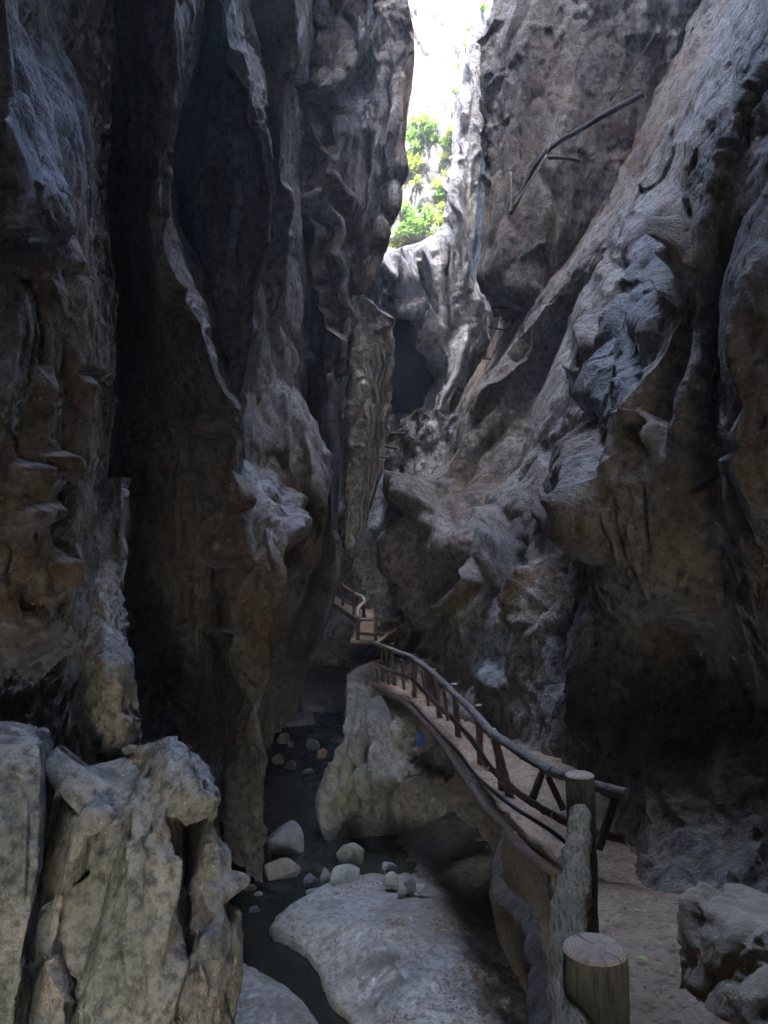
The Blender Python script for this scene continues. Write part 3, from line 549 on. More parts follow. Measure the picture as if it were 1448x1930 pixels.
V = top; h = pnoise(V.reshape(-1, 3) * 1.3, 3) * .10 + pnoise(V.reshape(-1, 3) * 5, 4) * .035 + pnoise(V.reshape(-1, 3) * 17, 5) * .012
V[:, :, 2] += h.reshape(V.shape[:2]); tag(grid_mesh('path', V, M['dirt']), kind='structure')
dn = np.linspace(0, 3.4, 150); under = np.interp(dn, [0, .12, .5, 1.2, 3.4], [-.02, -.10, -.02, .35, .9])
yb = np.arange(.5, 7.9, .022); xb = np.interp(yb, [.5, 2, 2.8, 5.2, 6.2, 6.8, 7.9], [.35, .5, .62, 1.0, .95, 1.0, 1.5])
V = np.stack([xb[:, None] + under[None] + .03, np.repeat(yb[:, None], 150, 1), path_z(yb)[:, None] - dn[None] - .02], 2)
N = grid_normals(V); N *= -np.sign(N[:, :, :1]); h = rock_noise(V.reshape(-1, 3), .8, 221, chip=.9) * .22
V = V + N * h.reshape(V.shape[:2])[:, :, None]; tag(grid_mesh('path_bank', V, M['rock_brown_shaded']), kind='structure')

# ------------------------------------------------------------------ loose rocks
def stone_mat(name, c1, c2, wet=0.):
    m, t, b = new_mat(name)
    v = t.nodes.new('ShaderNodeTexCoord').outputs['Object']
    c = nmix(t, nramp(t, nnoise(t, v, 3.5, 6, .65), [(.35, grey(0)), (.65, grey(1))]), c1, c2)
    c = nmix(t, nramp(t, nnoise(t, v, 16, 6, .7), [(.55, grey(0)), (.7, grey(.7))]), c, tuple(x * .3 for x in c2))
    t.links.new(c, b.inputs['Base Color']); b.inputs['Roughness'].default_value = .85 - wet
    n = nbump(t, nnoise(t, v, 12, 7, .7), .03, .8); t.links.new(n, b.inputs['Normal']); return m
M['stone_grey'] = stone_mat('stone_grey', (.15, .145, .145), (.075, .07, .07))
M['stone_tan'] = stone_mat('stone_tan', (.19, .15, .115), (.09, .075, .06))
M['stone_pale'] = stone_mat('stone_pale', (.17, .165, .15), (.085, .085, .075))
M['stone_dark'] = stone_mat('stone_dark', (.06, .06, .065), (.035, .035, .04), .5)
M['stone_orange'] = stone_mat('stone_orange', (.25, .14, .065), (.14, .08, .05))
M['stone_boulder'] = stone_mat('stone_boulder', (.31, .25, .175), (.19, .145, .095)); M['stone_mossy'] = stone_mat('stone_mossy', (.12, .115, .095), (.07, .07, .05))
def ico(sub):
    bm = bmesh.new(); bmesh.ops.create_icosphere(bm, subdivisions=sub, radius=1)
    V = np.array([v.co[:] for v in bm.verts]); F = [[v.index for v in f.verts] for f in bm.faces]; bm.free(); return V, F
ICO = {k: ico(k) for k in (2, 3, 4, 5, 6)}
def rock(name, loc, size, mat, seed, sub=4, rz=0., amp=.35, chip=1.2, tilt=0., npt=15):
    """a broken stone: hull of a few random corners, edges worn, then relief"""
    rg = np.random.default_rng(seed); p = rg.normal(size=(npt, 3)); p /= np.linalg.norm(p, axis=1, keepdims=True); p *= rg.uniform(.8, 1.05, (npt, 1))
    p = np.vstack([p, [[.7, .6, -.6], [-.7, .6, -.6], [.7, -.6, -.6], [-.7, -.6, -.6]]])
    bm = bmesh.new()
    for q in p: bm.verts.new(q)
    r_ = bmesh.ops.convex_hull(bm, input=bm.verts)
    bmesh.ops.delete(bm, geom=[v for v in bm.verts if not v.link_faces], context='VERTS')
    hull = [(f.normal.copy(), f.normal.dot(f.verts[0].co)) for f in bm.faces]; bm.free()
    V, F = ICO[sub]; D = V / np.linalg.norm(V, axis=1, keepdims=True)
    Nn = np.array([n_[:] for n_, _ in hull]); dd = np.array([d_ for _, d_ in hull])
    den = D @ Nn.T; tt = np.where(den > 1e-3, dd[None] / np.maximum(den, 1e-3), 1e3)
    k = 18.; rad = -np.log(np.exp(-k * np.minimum(tt, 3)).sum(1)) / k
    V = D * rad[:, None]
    h = rock_noise(V * 1.3 + seed * 3.7, 1.0, seed, vert=1, chip=chip, octs=5 if sub > 4 else 4, flute=.4) * amp * .35
    V = V * (1 + h)[:, None] * np.array(size) / 2
    me = bpy.data.meshes.new(name); me.from_pydata(V.tolist(), [], F); me.materials.append(M[mat])
    me.polygons.foreach_set('use_smooth', np.full(len(F), True)); me.update()
    o = bpy.data.objects.new(name, me); o.location = loc; o.rotation_euler = (tilt, 0, rz); COL.objects.link(o); return o
SG = 'stones lying in the stream'
for i, (px, py, w, hgt, z, mat, lab) in enumerate([
  (536, 1612, 96, 66, -5.0, 'stone_grey', 'large grey angular boulder standing in the stream beside the dark left rock face'),
  (507, 1618, 15, 15, -5.0, 'stone_orange', 'small orange stone at the left foot of the grey angular boulder'),
  (526, 1660, 84, 34, -5.0, 'stone_tan', 'flat tan rounded stone lying across the stream below the grey boulder'),
  (586, 1674, 36, 26, -5.0, 'stone_dark', 'wet black stone between the flat tan stone and the pale upright stone'),
  (613, 1674, 30, 38, -5.0, 'stone_pale', 'pale upright stone at the upstream tip of the broad slab'),
  (660, 1632, 66, 40, -4.8, 'stone_mossy', 'mossy pale rock at the foot of the rock pillar under the walkway'),
  (650, 1672, 74, 34, -4.85, 'stone_pale', 'long pale rock lying along the upper edge of the broad slab'),
  (470, 1680, 30, 11, -5.0, 'stone_tan', 'small flat stone in the water left of the flat tan stone'),
  (486, 1690, 22, 9, -5.0, 'stone_pale', 'sliver of pale stone in the water just below the flat tan stone'),
  (478, 1722, 28, 11, -5.0, 'stone_grey', 'lone flat stone in the dark pool left of the slab tip'),
  (592, 1690, 40, 10, -5.0, 'stone_grey', 'low wet stone awash beside the upper left edge of the slab'),
  (772, 1682, 34, 28, -4.62, 'stone_dark', 'black round stone at the back of the broad slab'),
  (795, 1685, 28, 22, -4.62, 'stone_grey', 'grey stone right of the black round stone on the slab'),
  (757, 1688, 24, 20, -4.62, 'stone_grey', 'small grey stone left of the black round stone on the slab'),
  (738, 1672, 40, 26, -4.65, 'stone_pale', 'pale angular stone at the back of the slab under the cavity'),
  (735, 1645, 34, 22, -4.6, 'stone_grey', 'grey angular stone on top of the rubble at the slab back'),
  (561, 1368, 84, 30, -4.62, 'stone_grey', 'broad dark grey rock across the stream at its farthest visible point'),
  (533, 1402, 30, 22, -4.75, 'stone_tan', 'brown stone on the left bank below the farthest rock'),
  (548, 1408, 16, 14, -4.75, 'stone_orange', 'orange brown stone among the rocks above the little cascade'),
  (590, 1412, 34, 22, -4.78, 'stone_dark', 'dark wet stone right of the orange stone above the cascade'),
  (605, 1430, 24, 22, -4.78, 'stone_orange', 'rust brown stone at the right edge of the little cascade'),
  (524, 1440, 30, 20, -4.85, 'stone_grey', 'grey stone at the left edge of the little cascade'),
  (548, 1450, 26, 16, -4.88, 'stone_dark', 'black stone splitting the little cascade'),
  (578, 1462, 28, 14, -4.95, 'stone_dark', 'low black stone at the foot of the cascade'),
  (500, 1590, 16, 10, -5.0, 'stone_grey', 'small grey stone tucked between boulder and left rock face')]):
    p = Z(px, py, z); ww = w / FPX * p.y; hh = hgt / FPX * p.y * 1.25
    o = rock('boulder' if w > 60 else 'stone', (p.x, p.y + ww * .3, z + hh * .28), (ww, ww * .85, hh), mat, 300 + i, 5 if w > 50 else 4, rnd.uniform(0, .5), .3, 1.4)
    tag(o, lab, 'boulder' if w > 60 else 'stone', SG if z <= -4.84 else 'stones around the stream bed')
o = rock('boulder', (1.70, 2.95, -1.76), (1.18, 1.2, 1.0), 'stone_boulder', 341, 6, .4, 1.3, 1.6, 0, 26)
tag(o, 'big rough boulder on the dirt path in the lower right corner', 'boulder')

# ------------------------------------------------------------------ timber
def bark_mat(name, a, b_, groove=1.):
    m, t, b = new_mat(name)
    v = t.nodes.new('ShaderNodeTexCoord').outputs['UV']
    c = nmix(t, nramp(t, nnoise(t, nmap(t, v, (1, .35, 1)), 5, 7, .7, .3), [(.35, grey(0)), (.65, grey(1))]), a, b_)
    c = nmix(t, nramp(t, nnoise(t, nmap(t, v, (1, .10, 1)), 34, 5, .7), [(.48, grey(0)), (.62, grey(.8))]), c, tuple(x * .25 for x in a))
    g = nnoise(t, v, 2.2, 5, .6)
    c = nmix(t, nramp(t, g, [(.52, grey(0)), (.70, grey(.5))]), c, (.10, .115, .08))
    t.links.new(c, b.inputs['Base Color']); b.inputs['Roughness'].default_value = .9; b.inputs['Specular IOR Level'].default_value = .25
    n = nbump(t, nnoise(t, nmap(t, v, (1, .14, 1)), 24, 6, .7, .2), .02 * groove, .9); n = nbump(t, nnoise(t, v, 60, 5, .7), .006, .7, n)
    t.links.new(n, b.inputs['Normal']); return m
M['bark'] = bark_mat('bark', (.115, .102, .088), (.18, .165, .145))
M['bark_rough'] = bark_mat('bark_rough', (.24, .19, .125), (.42, .345, .235), 2.6)
M['wood_dark'] = bark_mat('wood_dark', (.095, .065, .052), (.15, .11, .09))
M['wood_black'] = bark_mat('wood_black', (.04, .036, .034), (.07, .062, .056))
M['wood_pale'] = bark_mat('wood_pale', (.34, .28, .20), (.42, .36, .27), .5)
def end_mat():
    m, t, b = new_mat('cut_wood')
    tc = t.nodes.new('ShaderNodeTexCoord'); v = tc.outputs['Object']; uv = tc.outputs['UV']
    c = nmix(t, nramp(t, nnoise(t, v, 9, 6, .65), [(.4, grey(0)), (.62, grey(1))]), (.38, .27, .19), (.26, .205, .16))
    ln = t.nodes.new('ShaderNodeVectorMath'); ln.operation = 'LENGTH'; t.links.new(uv, ln.inputs[0])
    rr = nmath(t, 'ADD', nmath(t, 'MULTIPLY', ln.outputs['Value'], 60.), nmath(t, 'MULTIPLY', nnoise(t, uv, 2.2, 3, .5), 16.))
    ring = nmath(t, 'SINE', rr)
    c = nmix(t, nramp(t, ring, [(.3, grey(0)), (.9, grey(.45))]), c, (.15, .10, .07))
    g = t.nodes.new('ShaderNodeTexGradient'); g.gradient_type = 'RADIAL'; t.links.new(uv, g.inputs[0])
    n1 = t.nodes.new('ShaderNodeTexNoise'); n1.noise_dimensions = '1D'; n1.inputs['Scale'].default_value = 13; n1.inputs['Detail'].default_value = 3
    t.links.new(nmath(t, 'ADD', g.outputs['Fac'], nmath(t, 'MULTIPLY', nnoise(t, uv, 3, 3, .6), .03)), n1.inputs['W'])
    crack = nramp(t, n1.outputs['Fac'], [(.62, grey(0)), (.66, grey(1))])
    c = nmix(t, crack, c, (.03, .022, .018))
    c = nmix(t, nramp(t, nnoise(t, v, 30, 5, .7), [(.52, grey(0)), (.66, grey(.6))]), c, (.10, .08, .06))
    t.links.new(c, b.inputs['Base Color']); b.inputs['Roughness'].default_value = .85
    n = nbump(t, crack, .01, -1.0); n = nbump(t, nnoise(t, v, 40, 5, .6), .006, .7, n)
    t.links.new(n, b.inputs['Normal']); return m
M['cut_wood'] = end_mat()
def spline(pts, n):
    P = np.array([list(p) for p in pts], float)
    if len(P) == 2: return P[0] + (P[1] - P[0]) * np.linspace(0, 1, n)[:, None]
    t = np.r_[0, np.cumsum(np.linalg.norm(np.diff(P, axis=0), axis=1))]; ti = np.linspace(0, t[-1], n)
    return np.stack([pchip(t, P[:, k], ti) for k in range(3)], 1)
def link_mesh(name, me, parent=None, loc=None):
    o = bpy.data.objects.new(name, me); COL.objects.link(o)
    if parent: o.parent = parent
    return o
def log(name, pts, r0, r1, mat, parent=None, seg=14, n=None, rough=.10, seed=None, caps=True):
    """a rough round timber with bark relief; uv runs round and along it"""
    pts = [Vector(p) for p in pts]
    if parent is not None: pts = [p - parent.location for p in pts]
    ln = sum((b - a).length for a, b in zip(pts[:-1], pts[1:]))
    n = n or int(max(4, min(90, ln / max(r0, r1) * 1.6))); P = spline(pts, n)
    seed = seed if seed is not None else rnd.randrange(999)
    T = np.gradient(P, axis=0); T /= np.linalg.norm(T, axis=1, keepdims=True)
    ref = np.array([0., 0, 1]) if abs(T[0][2]) < .8 else np.array([1., 0, 0])
    X = np.cross(T, ref); X /= np.linalg.norm(X, axis=1, keepdims=True); Y = np.cross(T, X)
    a = np.linspace(0, 2 * math.pi, seg + 1)[:-1]
    rr = np.linspace(r0, r1, n)[:, None] * np.ones((1, seg))
    base = P[:, None] + (X[:, None] * np.cos(a)[None, :, None] + Y[:, None] * np.sin(a)[None, :, None]) * rr[:, :, None]
    B = base.reshape(-1, 3) / ((r0 + r1) / 2)
    kn = (pnoise(B * .45 + seed, seed) * 1.6 + pnoise(B * 1.1 + seed, seed + 1) * 1.0 + pnoise(B * 2.6 + seed, seed + 2) * .5 + pnoise(B * 6 + seed, seed + 3) * .3).reshape(rr.shape)
    rr = rr * (1 + rough * kn)
    V = P[:, None] + (X[:, None] * np.cos(a)[None, :, None] + Y[:, None] * np.sin(a)[None, :, None]) * rr[:, :, None]
    verts = V.reshape(-1, 3).tolist(); faces = []
    for i in range(n - 1):
        for j in range(seg):
            k = (j + 1) % seg; faces.append((i * seg + j, i * seg + k, (i + 1) * seg + k, (i + 1) * seg + j))
    nb = len(faces)
    if caps:
        c0 = len(verts); verts += [P[0].tolist(), P[-1].tolist()]
        for j in range(seg):
            k = (j + 1) % seg; faces.append((c0, k, j)); faces.append((c0 + 1, (n - 1) * seg + j, (n - 1) * seg + k))
    me = bpy.data.meshes.new(name); me.from_pydata(verts, [], faces); me.materials.append(M[mat])
    if caps: me.materials.append(M['cut_wood'])
    uv = me.uv_layers.new(name='UVMap').data; sd_ = seed * .37
    for f in me.polygons:
        f.use_smooth = f.index < nb
        if f.index >= nb: f.material_index = 1
        for li, vi in zip(f.loop_indices, f.vertices):
            if vi < n * seg:
                j = vi % seg
                if f.index < nb and f.index % seg == seg - 1 and j == 0: j = seg
                uv[li].uv = (j / seg * 6.28 * max(r0, r1) * 3 + sd_, vi // seg / n * ln * 3 + sd_)
    return link_mesh(name, me, parent)
def empty(name, loc):
    o = bpy.data.objects.new(name, None); o.location = loc; o.empty_display_size = .2; COL.objects.link(o); return o
def post(base, top, r, mat, parent, r1=None, seg=14, rough=.07):
    """an upright with its sawn top as a piece of its own"""
    o = log('post', [base, top], r, r1 or r, mat, parent, seg, rough=rough, caps=False)
    t = Vector(top) - parent.location; ax = (Vector(top) - Vector(base)).normalized(); q = ax.to_track_quat('Z', 'Y')
    me0 = o.data; nv = len(me0.vertices); ring = [Vector(me0.vertices[nv - seg + j].co) for j in range(seg)]
    c = sum(ring, Vector()) / seg
    vs = [p[:] for p in ring] + [(c + (p - c) * .86 + ax * r * .10)[:] for p in ring] + [(c + ax * r * .12)[:]]
    fs = []
    s_ = 1 if (ring[1] - ring[0]).cross(c - ring[0]).dot(ax) > 0 else -1
    for j in range(seg):
        k = (j + 1) % seg; f1 = (j, k, seg + k, seg + j); f2 = (seg + j, seg + k, 2 * seg)
        fs += [f1[::s_], f2[::s_]]
    me = bpy.data.meshes.new('cut_end'); me.from_pydata(vs, [], fs); me.materials.append(M['cut_wood'])
    uvd = me.uv_layers.new(name='UVMap').data
    for lp in me.loops:
        k = lp.vertex_index; fr = 1. if k < seg else .86; th = 6.2832 * (k % seg) / seg
        uvd[lp.index].uv = (0, 0) if k == 2 * seg else (math.cos(th) * fr, math.sin(th) * fr)
    link_mesh('cut_end', me, o); return o

# near fence of thick posts and a bark-covered log
fen = empty('log_fence', (.75, 3.0, -1.9)); tag(fen, 'thick sawn posts joined by a slanting bark covered log at the path edge', 'log fence')
post(W(1130, 2350, 1.9), W(1122, 1790, 1.9), .080, 'bark', fen, .078, 30, .04)
post(W(1103, 1830, 3.9), W(1093, 1461, 3.9), .073, 'bark', fen, .071, 26, .05)
log('rail', [W(1094, 1535, 3.78), W(1086, 1640, 3.0), W(1071, 1790, 2.2), W(1092, 1990, 1.72)], .050, .056, 'bark_rough', fen, 44, 170, .26)

# walkway clinging to the right wall
RZ, DZ = -1.97, -2.70
rail_px = [(709, 1213), (735, 1223), (773, 1237), (812, 1267), (849, 1298), (892, 1345), (922, 1378), (980, 1419), (1036, 1452), (1100, 1475), (1165, 1492)]
rail = [Z(a, b, RZ) for a, b in rail_px]
edge = spline(rail, 120); edge[:, 2] = DZ
wk = empty('walkway', (1.0, 9.0, DZ)); tag(wk, 'narrow earthen walkway with rustic log railing curving along the right rock wall', 'walkway')
T = np.gradient(edge, axis=0); T[:, 2] = 0; T /= np.linalg.norm(T, axis=1, keepdims=True)
nrm = np.stack([-T[:, 1], T[:, 0], T[:, 2]], 1); nrm *= np.sign(nrm[:, :1].mean()) if abs(nrm[:, 0].mean()) > .1 else 1
def strip(name, prof, mat, noise_amp, seed):
    V = np.stack([edge + nrm * o_ + np.array([0, 0, z_]) for o_, z_ in prof], 1)
    n_ = pnoise(V.reshape(-1, 3) * 3, seed) * noise_amp + pnoise(V.reshape(-1, 3) * 11, seed + 1) * noise_amp * .5
    V[:, :, 2] += n_.reshape(V.shape[:2]); V = V - np.array(wk.location)
    o = grid_mesh(name, V, mat); o.parent = wk; return o
strip('deck', [(-.03 + .045 * k, .015 * math.sin(k * .6)) for k in range(32)], M['dirt'], .05, 71)
for k0, k1 in ((0, 24), (22, 46), (45, 66), (64, 84), (83, 102), (100, 119)):
    kk = [k0, (k0 + k1) // 2, k1]; off = rnd.uniform(-.02, .02)
    log('edge_log', [Vector(edge[k] + nrm[k] * (-.05 + off)) + Vector((0, 0, -.04 + off)) for k in kk], .055, .048, 'wood_dark', wk, 10, None, .16)
strip('soffit', [(-.03, -.11), (.15, -.16), (.5, -.24), (1.1, -.4)], M['rock_right'], .05, 75)
jit = lambda p, a: Vector(p) + Vector((rnd.uniform(-a, a), 0, rnd.uniform(-a, a)))
low = [p + Vector((0, 0, -.36)) for p in rail]
for nm, ln_, r_, mt_ in (('top_rail', rail, .038, 'bark'), ('mid_rail', low, .031, 'wood_dark')):
    for k in range(0, len(ln_) - 1, 2):
        a, b = ln_[k], ln_[min(k + 2, len(ln_) - 1)]; m_ = ln_[k + 1]; e = (b - a).normalized() * .07
        log(nm, [jit(a - e, .016), jit(m_, .022), jit(b + e, .016)], r_ * rnd.uniform(.88, 1.15), r_ * rnd.uniform(.95, 1.25), mt_, wk, 16, 44, .24)
for bx, by, tx, ty, r in [(744, 1296, 739, 1213, .040), (781, 1321, 781, 1233, .042), (830, 1358, 817, 1262, .045), (865, 1396, 856, 1289, .045), (906, 1448, 902, 1329, .042), (963, 1508, 928, 1375, .045)]:
    b = Z(bx, by, DZ - .05); t = W(tx, ty, 1.0); t = t * (b.y / 1.0); t = Vector((t.x, b.y, t.z)); post(b, t, r, 'wood_dark', wk, r * .95, 14, .06)
for bx, by, tx, ty, d, r in [(722, 1285, 718, 1222, 14.2, .03), (733, 1290, 728, 1226, 14.0, .028), (762, 1300, 757, 1243, 13.4, .028), (808, 1330, 795, 1262, 12.3, .026), (845, 1358, 835, 1290, 11.0, .028), (945, 1490, 935, 1400, 8.3, .03), (1000, 1516, 1022, 1455, 6.9, .036), (1062, 1525, 1032, 1462, 6.5, .03), (1128, 1600, 1162, 1500, 6.05, .036), (1098, 1590, 1086, 1478, 6.2, .034)]:
    log('baluster', [W(bx, by, d), W(tx, ty, d)], r, r * .9, 'wood_dark', wk, 10)
cb = []
for px, py, d in [(709, 1262, 14.5), (716, 1290, 14.3), (735, 1312, 13.8), (771, 1322, 12.8), (801, 1352, 11.6), (829, 1382, 10.6), (860, 1412, 9.7), (890, 1452, 8.9), (925, 1487, 8.0), (975, 1525, 7.2), (1030, 1560, 6.6), (1085, 1600, 6.1)]: cb.append(W(px, py, d))
def plain(name, col, rough=.5, metal=0.):
    m, t, b = new_mat(name); v = t.nodes.new('ShaderNodeTexCoord').outputs['Object']
    c = nmix(t, nramp(t, nnoise(t, v, 14, 5, .6), [(.4, grey(0)), (.7, grey(.7))]), col, tuple(x * .6 for x in col))
    t.links.new(c, b.inputs['Base Color']); b.inputs['Roughness'].default_value = rough; b.inputs['Metallic'].default_value = metal; return m
M['cable'] = plain('cable', (.035, .035, .042), .45); M['iron'] = plain('iron', (.055, .04, .032), .7, .3)
o = log('cable', cb, .020, .022, 'cable', None, 8, 80, .03, caps=False); tag(o, 'black pipe slung along the outer edge of the walkway', 'pipe')

# landing with its own rail, and the footbridge beyond it on the left
pf = empty('landing', W(705, 1212, 16.5)); tag(pf, 'small landing with a waist rail where walkway and footbridge meet', 'landing')
def slope_deck(name, quad, mat, parent, thick=.06):
    bm = bmesh.new(); q = [Vector(p) - parent.location for p in quad]
    vs = [bm.verts.new(p) for p in q] + [bm.verts.new(p - Vector((0, 0, thick))) for p in q]
    bm.faces.new(vs[:4]); bm.faces.new(vs[7:3:-1])
    for i in range(4): k = (i + 1) % 4; bm.faces.new((vs[i], vs[i + 4], vs[k + 4], vs[k]))
    bmesh.ops.recalc_face_normals(bm, faces=bm.faces); bmesh.ops.bevel(bm, geom=bm.edges[:], offset=.015, segments=1, affect='EDGES')
    me = bpy.data.meshes.new(name); bm.to_mesh(me); bm.free(); me.materials.append(M[mat]); return link_mesh(name, me, parent)
slope_deck('deck', [W(664, 1206, 16.2), W(760, 1208, 16.2), W(760, 1180, 17.8), W(672, 1180, 17.8)], 'dirt', pf, .10)
slope_deck('ramp', [W(676, 1199, 16.9), W(712, 1199, 16.9), W(704, 1148, 19.2), W(680, 1148, 19.2)], 'dirt', pf, .10)
log('edge_beam', [W(663, 1211, 16.15), W(752, 1212, 16.15)], .05, .05, 'wood_dark', pf, 8)
log('edge_beam', [W(663, 1209, 16.15), W(670, 1192, 17.5)], .04, .04, 'wood_dark', pf, 8)
log('top_rail', [W(672, 1167, 16.2), W(710, 1168, 16.2), W(752, 1167, 16.2)], .036, .04, 'bark', pf, 10)
log('mid_rail', [W(672, 1193, 16.2), W(710, 1196, 16.2), W(736, 1198, 16.2)], .036, .036, 'wood_dark', pf, 10)
for px, r in ((675, .042), (708, .036), (752, .042)): post(W(px, 1211, 16.2), W(px, 1162, 16.2), r, 'wood_dark', pf, r, 10)
log('pale_rail', [W(709, 1213, 14.5), W(722, 1204, 14.9), W(735, 1192, 15.3), W(752, 1184, 15.7), W(766, 1172, 16.0)], .034, .034, 'wood_pale', pf, 10, 30, .1)
log('brace', [W(742, 1214, 15.2), W(752, 1184, 15.6)], .03, .03, 'wood_dark', pf, 8)
fb = empty('footbridge', W(668, 1155, 17.5)); tag(fb, 'short timber footbridge climbing left behind the dark rock edge', 'footbridge')
log('pale_rail', [W(673, 1162, 16.4), W(674, 1150, 16.6), W(680, 1141, 16.9), W(687, 1135, 17.1), W(684, 1126, 17.3), W(669, 1119, 17.5)], .034, .036, 'wood_pale', fb, 10, 36, .1)
log('top_rail', [W(669, 1119, 17.5), W(650, 1106, 18.2), W(610, 1080, 19.5)], .034, .034, 'wood_dark', fb, 10)
log('mid_rail', [W(668, 1142, 17.5), W(648, 1130, 18.2), W(610, 1104, 19.5)], .03, .03, 'wood_dark', fb, 10)
slope_deck('deck', [W(672, 1166, 17.4), W(610, 1122, 19.4), W(640, 1120, 20.2), W(692, 1158, 18.4)], 'wood_dark', fb, .12)
for px, y0, y1, d in ((667, 1160, 1114, 17.5), (646, 1142, 1099, 18.3), (628, 1132, 1088, 19.0), (686, 1168, 1130, 17.3)): post(W(px, y0, d), W(px, y1, d), .036, 'wood_dark', fb, .034, 10)

# ------------------------------------------------------------------ plants on the far wall and the pillar edge
def leaf_mat(name, a, b_):
    m, t, b = new_mat(name)
    v = t.nodes.new('ShaderNodeTexCoord').outputs['Object']
    c = nmix(t, nramp(t, nnoise(t, v, 3.0, 4, .6), [(.35, grey(0)), (.65, grey(1))]), a, b_)
    t.links.new(c, b.inputs['Base Color']); b.inputs['Roughness'].default_value = .5
    tr = t.nodes.new('ShaderNodeBsdfTranslucent'); t.links.new(c, tr.inputs[0]); mx = t.nodes.new('ShaderNodeMixShader'); mx.inputs[0].default_value = .35
    t.links.new(b.outputs['BSDF'], mx.inputs[1]); t.links.new(tr.outputs[0], mx.inputs[2]); t.links.new(mx.outputs[0], t.nodes['Material Output'].inputs[0]); return m
M['leaf_green'] = leaf_mat('leaf_green', (.05, .13, .018), (.10, .19, .03)); M['leaf_yellow'] = leaf_mat('leaf_yellow', (.14, .20, .025), (.20, .23, .04))
def fern(loc, size, mat, label, group, seed):
    rg = random.Random(seed); vs, fs = [], []
    for k in range(int(46 + rg.random() * 30)):
        az = rg.uniform(0, 6.283); lean = rg.uniform(.2, 1.5); L_ = size * rg.uniform(.5, 1.1)
        d = Vector((math.cos(az), math.sin(az) * .8 - .35, 0)); up = Vector((0, 0, 1)); p = Vector((rg.gauss(0, .24), rg.gauss(-.03, .08), rg.gauss(0, .22))) * size
        side = d.cross(up).normalized(); n = 5; w = size * rg.uniform(.035, .075)
        i0 = len(vs)
        for j in range(n + 1):
            f = j / n; ww = w * (math.sin(math.pi * min(1, f * .85 + .12)) ** .8) * (1.25 if j % 2 else .7)
            q = p + d * (L_ * f * math.sin(lean)) + up * (L_ * (f * math.cos(lean) - .75 * f * f * math.sin(lean)))
            vs += [(q - side * ww)[:], (q + side * ww + up * ww * .3)[:]]
        for j in range(n): fs.append((i0 + 2 * j, i0 + 2 * j + 1, i0 + 2 * j + 3, i0 + 2 * j + 2))
    me = bpy.data.meshes.new('fern'); me.from_pydata(vs, [], fs); me.materials.append(M[mat])
    o = bpy.data.objects.new('fern', me); o.location = loc; COL.objects.link(o); tag(o, label, 'plant', group); return o
FARS = ['rock_wall_far', 'rock_pillar_far']
ORD = 'topmost second third fourth fifth sixth seventh eighth ninth tenth eleventh twelfth thirteenth fourteenth'.split()
PATCH = [
 ('# bright green fern, counted downwards, in the upper patch on the far sunlit wall', 'ferns of the upper patch', 'leaf_green', [(775, 232), (795, 228), (815, 238), (772, 255), (792, 252), (812, 262), (780, 275), (802, 240)]),
 ('# yellow green fern, counted downwards, in the middle patch on the far sunlit wall', 'ferns of the middle patch', 'leaf_yellow', [(772, 300), (785, 310), (770, 325), (784, 340), (840, 275), (832, 300), (846, 255), (838, 330)]),
 ('# green fern, counted downwards, in the thick lower patch above the dark far gap', 'ferns of the lower patch', 'leaf_green', [(762, 400), (780, 405), (800, 400), (772, 420), (792, 425), (812, 412), (755, 430), (745, 448), (785, 440), (806, 445), (762, 440)]),
 ('# yellow fern tuft, counted downwards, along the edge of the pale far pillar', 'ferns along the pillar edge', 'leaf_yellow', [(828, 370), (830, 395), (826, 420), (822, 440), (800, 468), (796, 484), (738, 474), (820, 350), (752, 466), (770, 470), (786, 474), (818, 462)]),
 ('# small green tuft, counted downwards, high on the bright edge of the far pillar', 'tufts high on the pillar', 'leaf_green', [(872, 92), (858, 130), (855, 180), (880, 60), (915, 20), (850, 215)])]
k_ = 0
for lab, grp, mt, pts in PATCH:
    for n_, (a, b) in enumerate(sorted(pts, key=lambda q: q[1])):
        q = hit(FARS if a > 850 else FARS[:1], a, b); sz = rnd.uniform(.26, .44) * (.6 if 'small' in lab else 1)
        fern(q + Vector((0, -.10, 0)), sz, mt if rnd.random() < .8 else ('leaf_yellow' if mt == 'leaf_green' else 'leaf_green'), lab.replace('#', ORD[n_]), grp, 900 + k_); k_ += 1

# ------------------------------------------------------------------ timber, iron and odds and ends on the rock
o = log('wedged_log', [W(962, 405, 15.4), W(1028, 288, 15.2), W(1100, 240, 15.2), W(1210, 178, 15.4)], .04, .06, 'wood_black', None, 12, 40, .2); tag(o, 'dark tree trunk wedged slantwise under the upper right overhang', 'tree trunk')
for a, b, r, lab in [((1048, 224, 14.9), (1030, 292, 14.9), .018, 'short thin stick standing up from the bend of the wedged trunk'), ((1030, 292, 14.9), (965, 392, 15.0), .020, 'long thin pale stick slanting along the lower end of the wedged trunk'),
                     ((963, 325, 15.6), (960, 412, 15.5), .018, 'thin straight stick hanging upright beside the foot of the wedged trunk'), ((1034, 297, 15.0), (1096, 303, 14.8), .04, 'dark level branch stub just below the wedged trunk'),
                     ((1150, 190, 14.4), (1236, 62, 14.2), .02, 'thin vine stem running up from the top of the wedged trunk')]:
    o = log('stick', [W(*a), (W(*a) + W(*b)) / 2 + Vector((.03, 0, .02)), W(*b)], r, r, 'wood_pale' if r < .02 or 'pale' in lab else 'wood_dark', None, 6, 10, .1); tag(o, lab, 'stick')
RW = ['rock_wall_right', 'rock_pillar_far', 'rock_fall', 'rock_overhang']
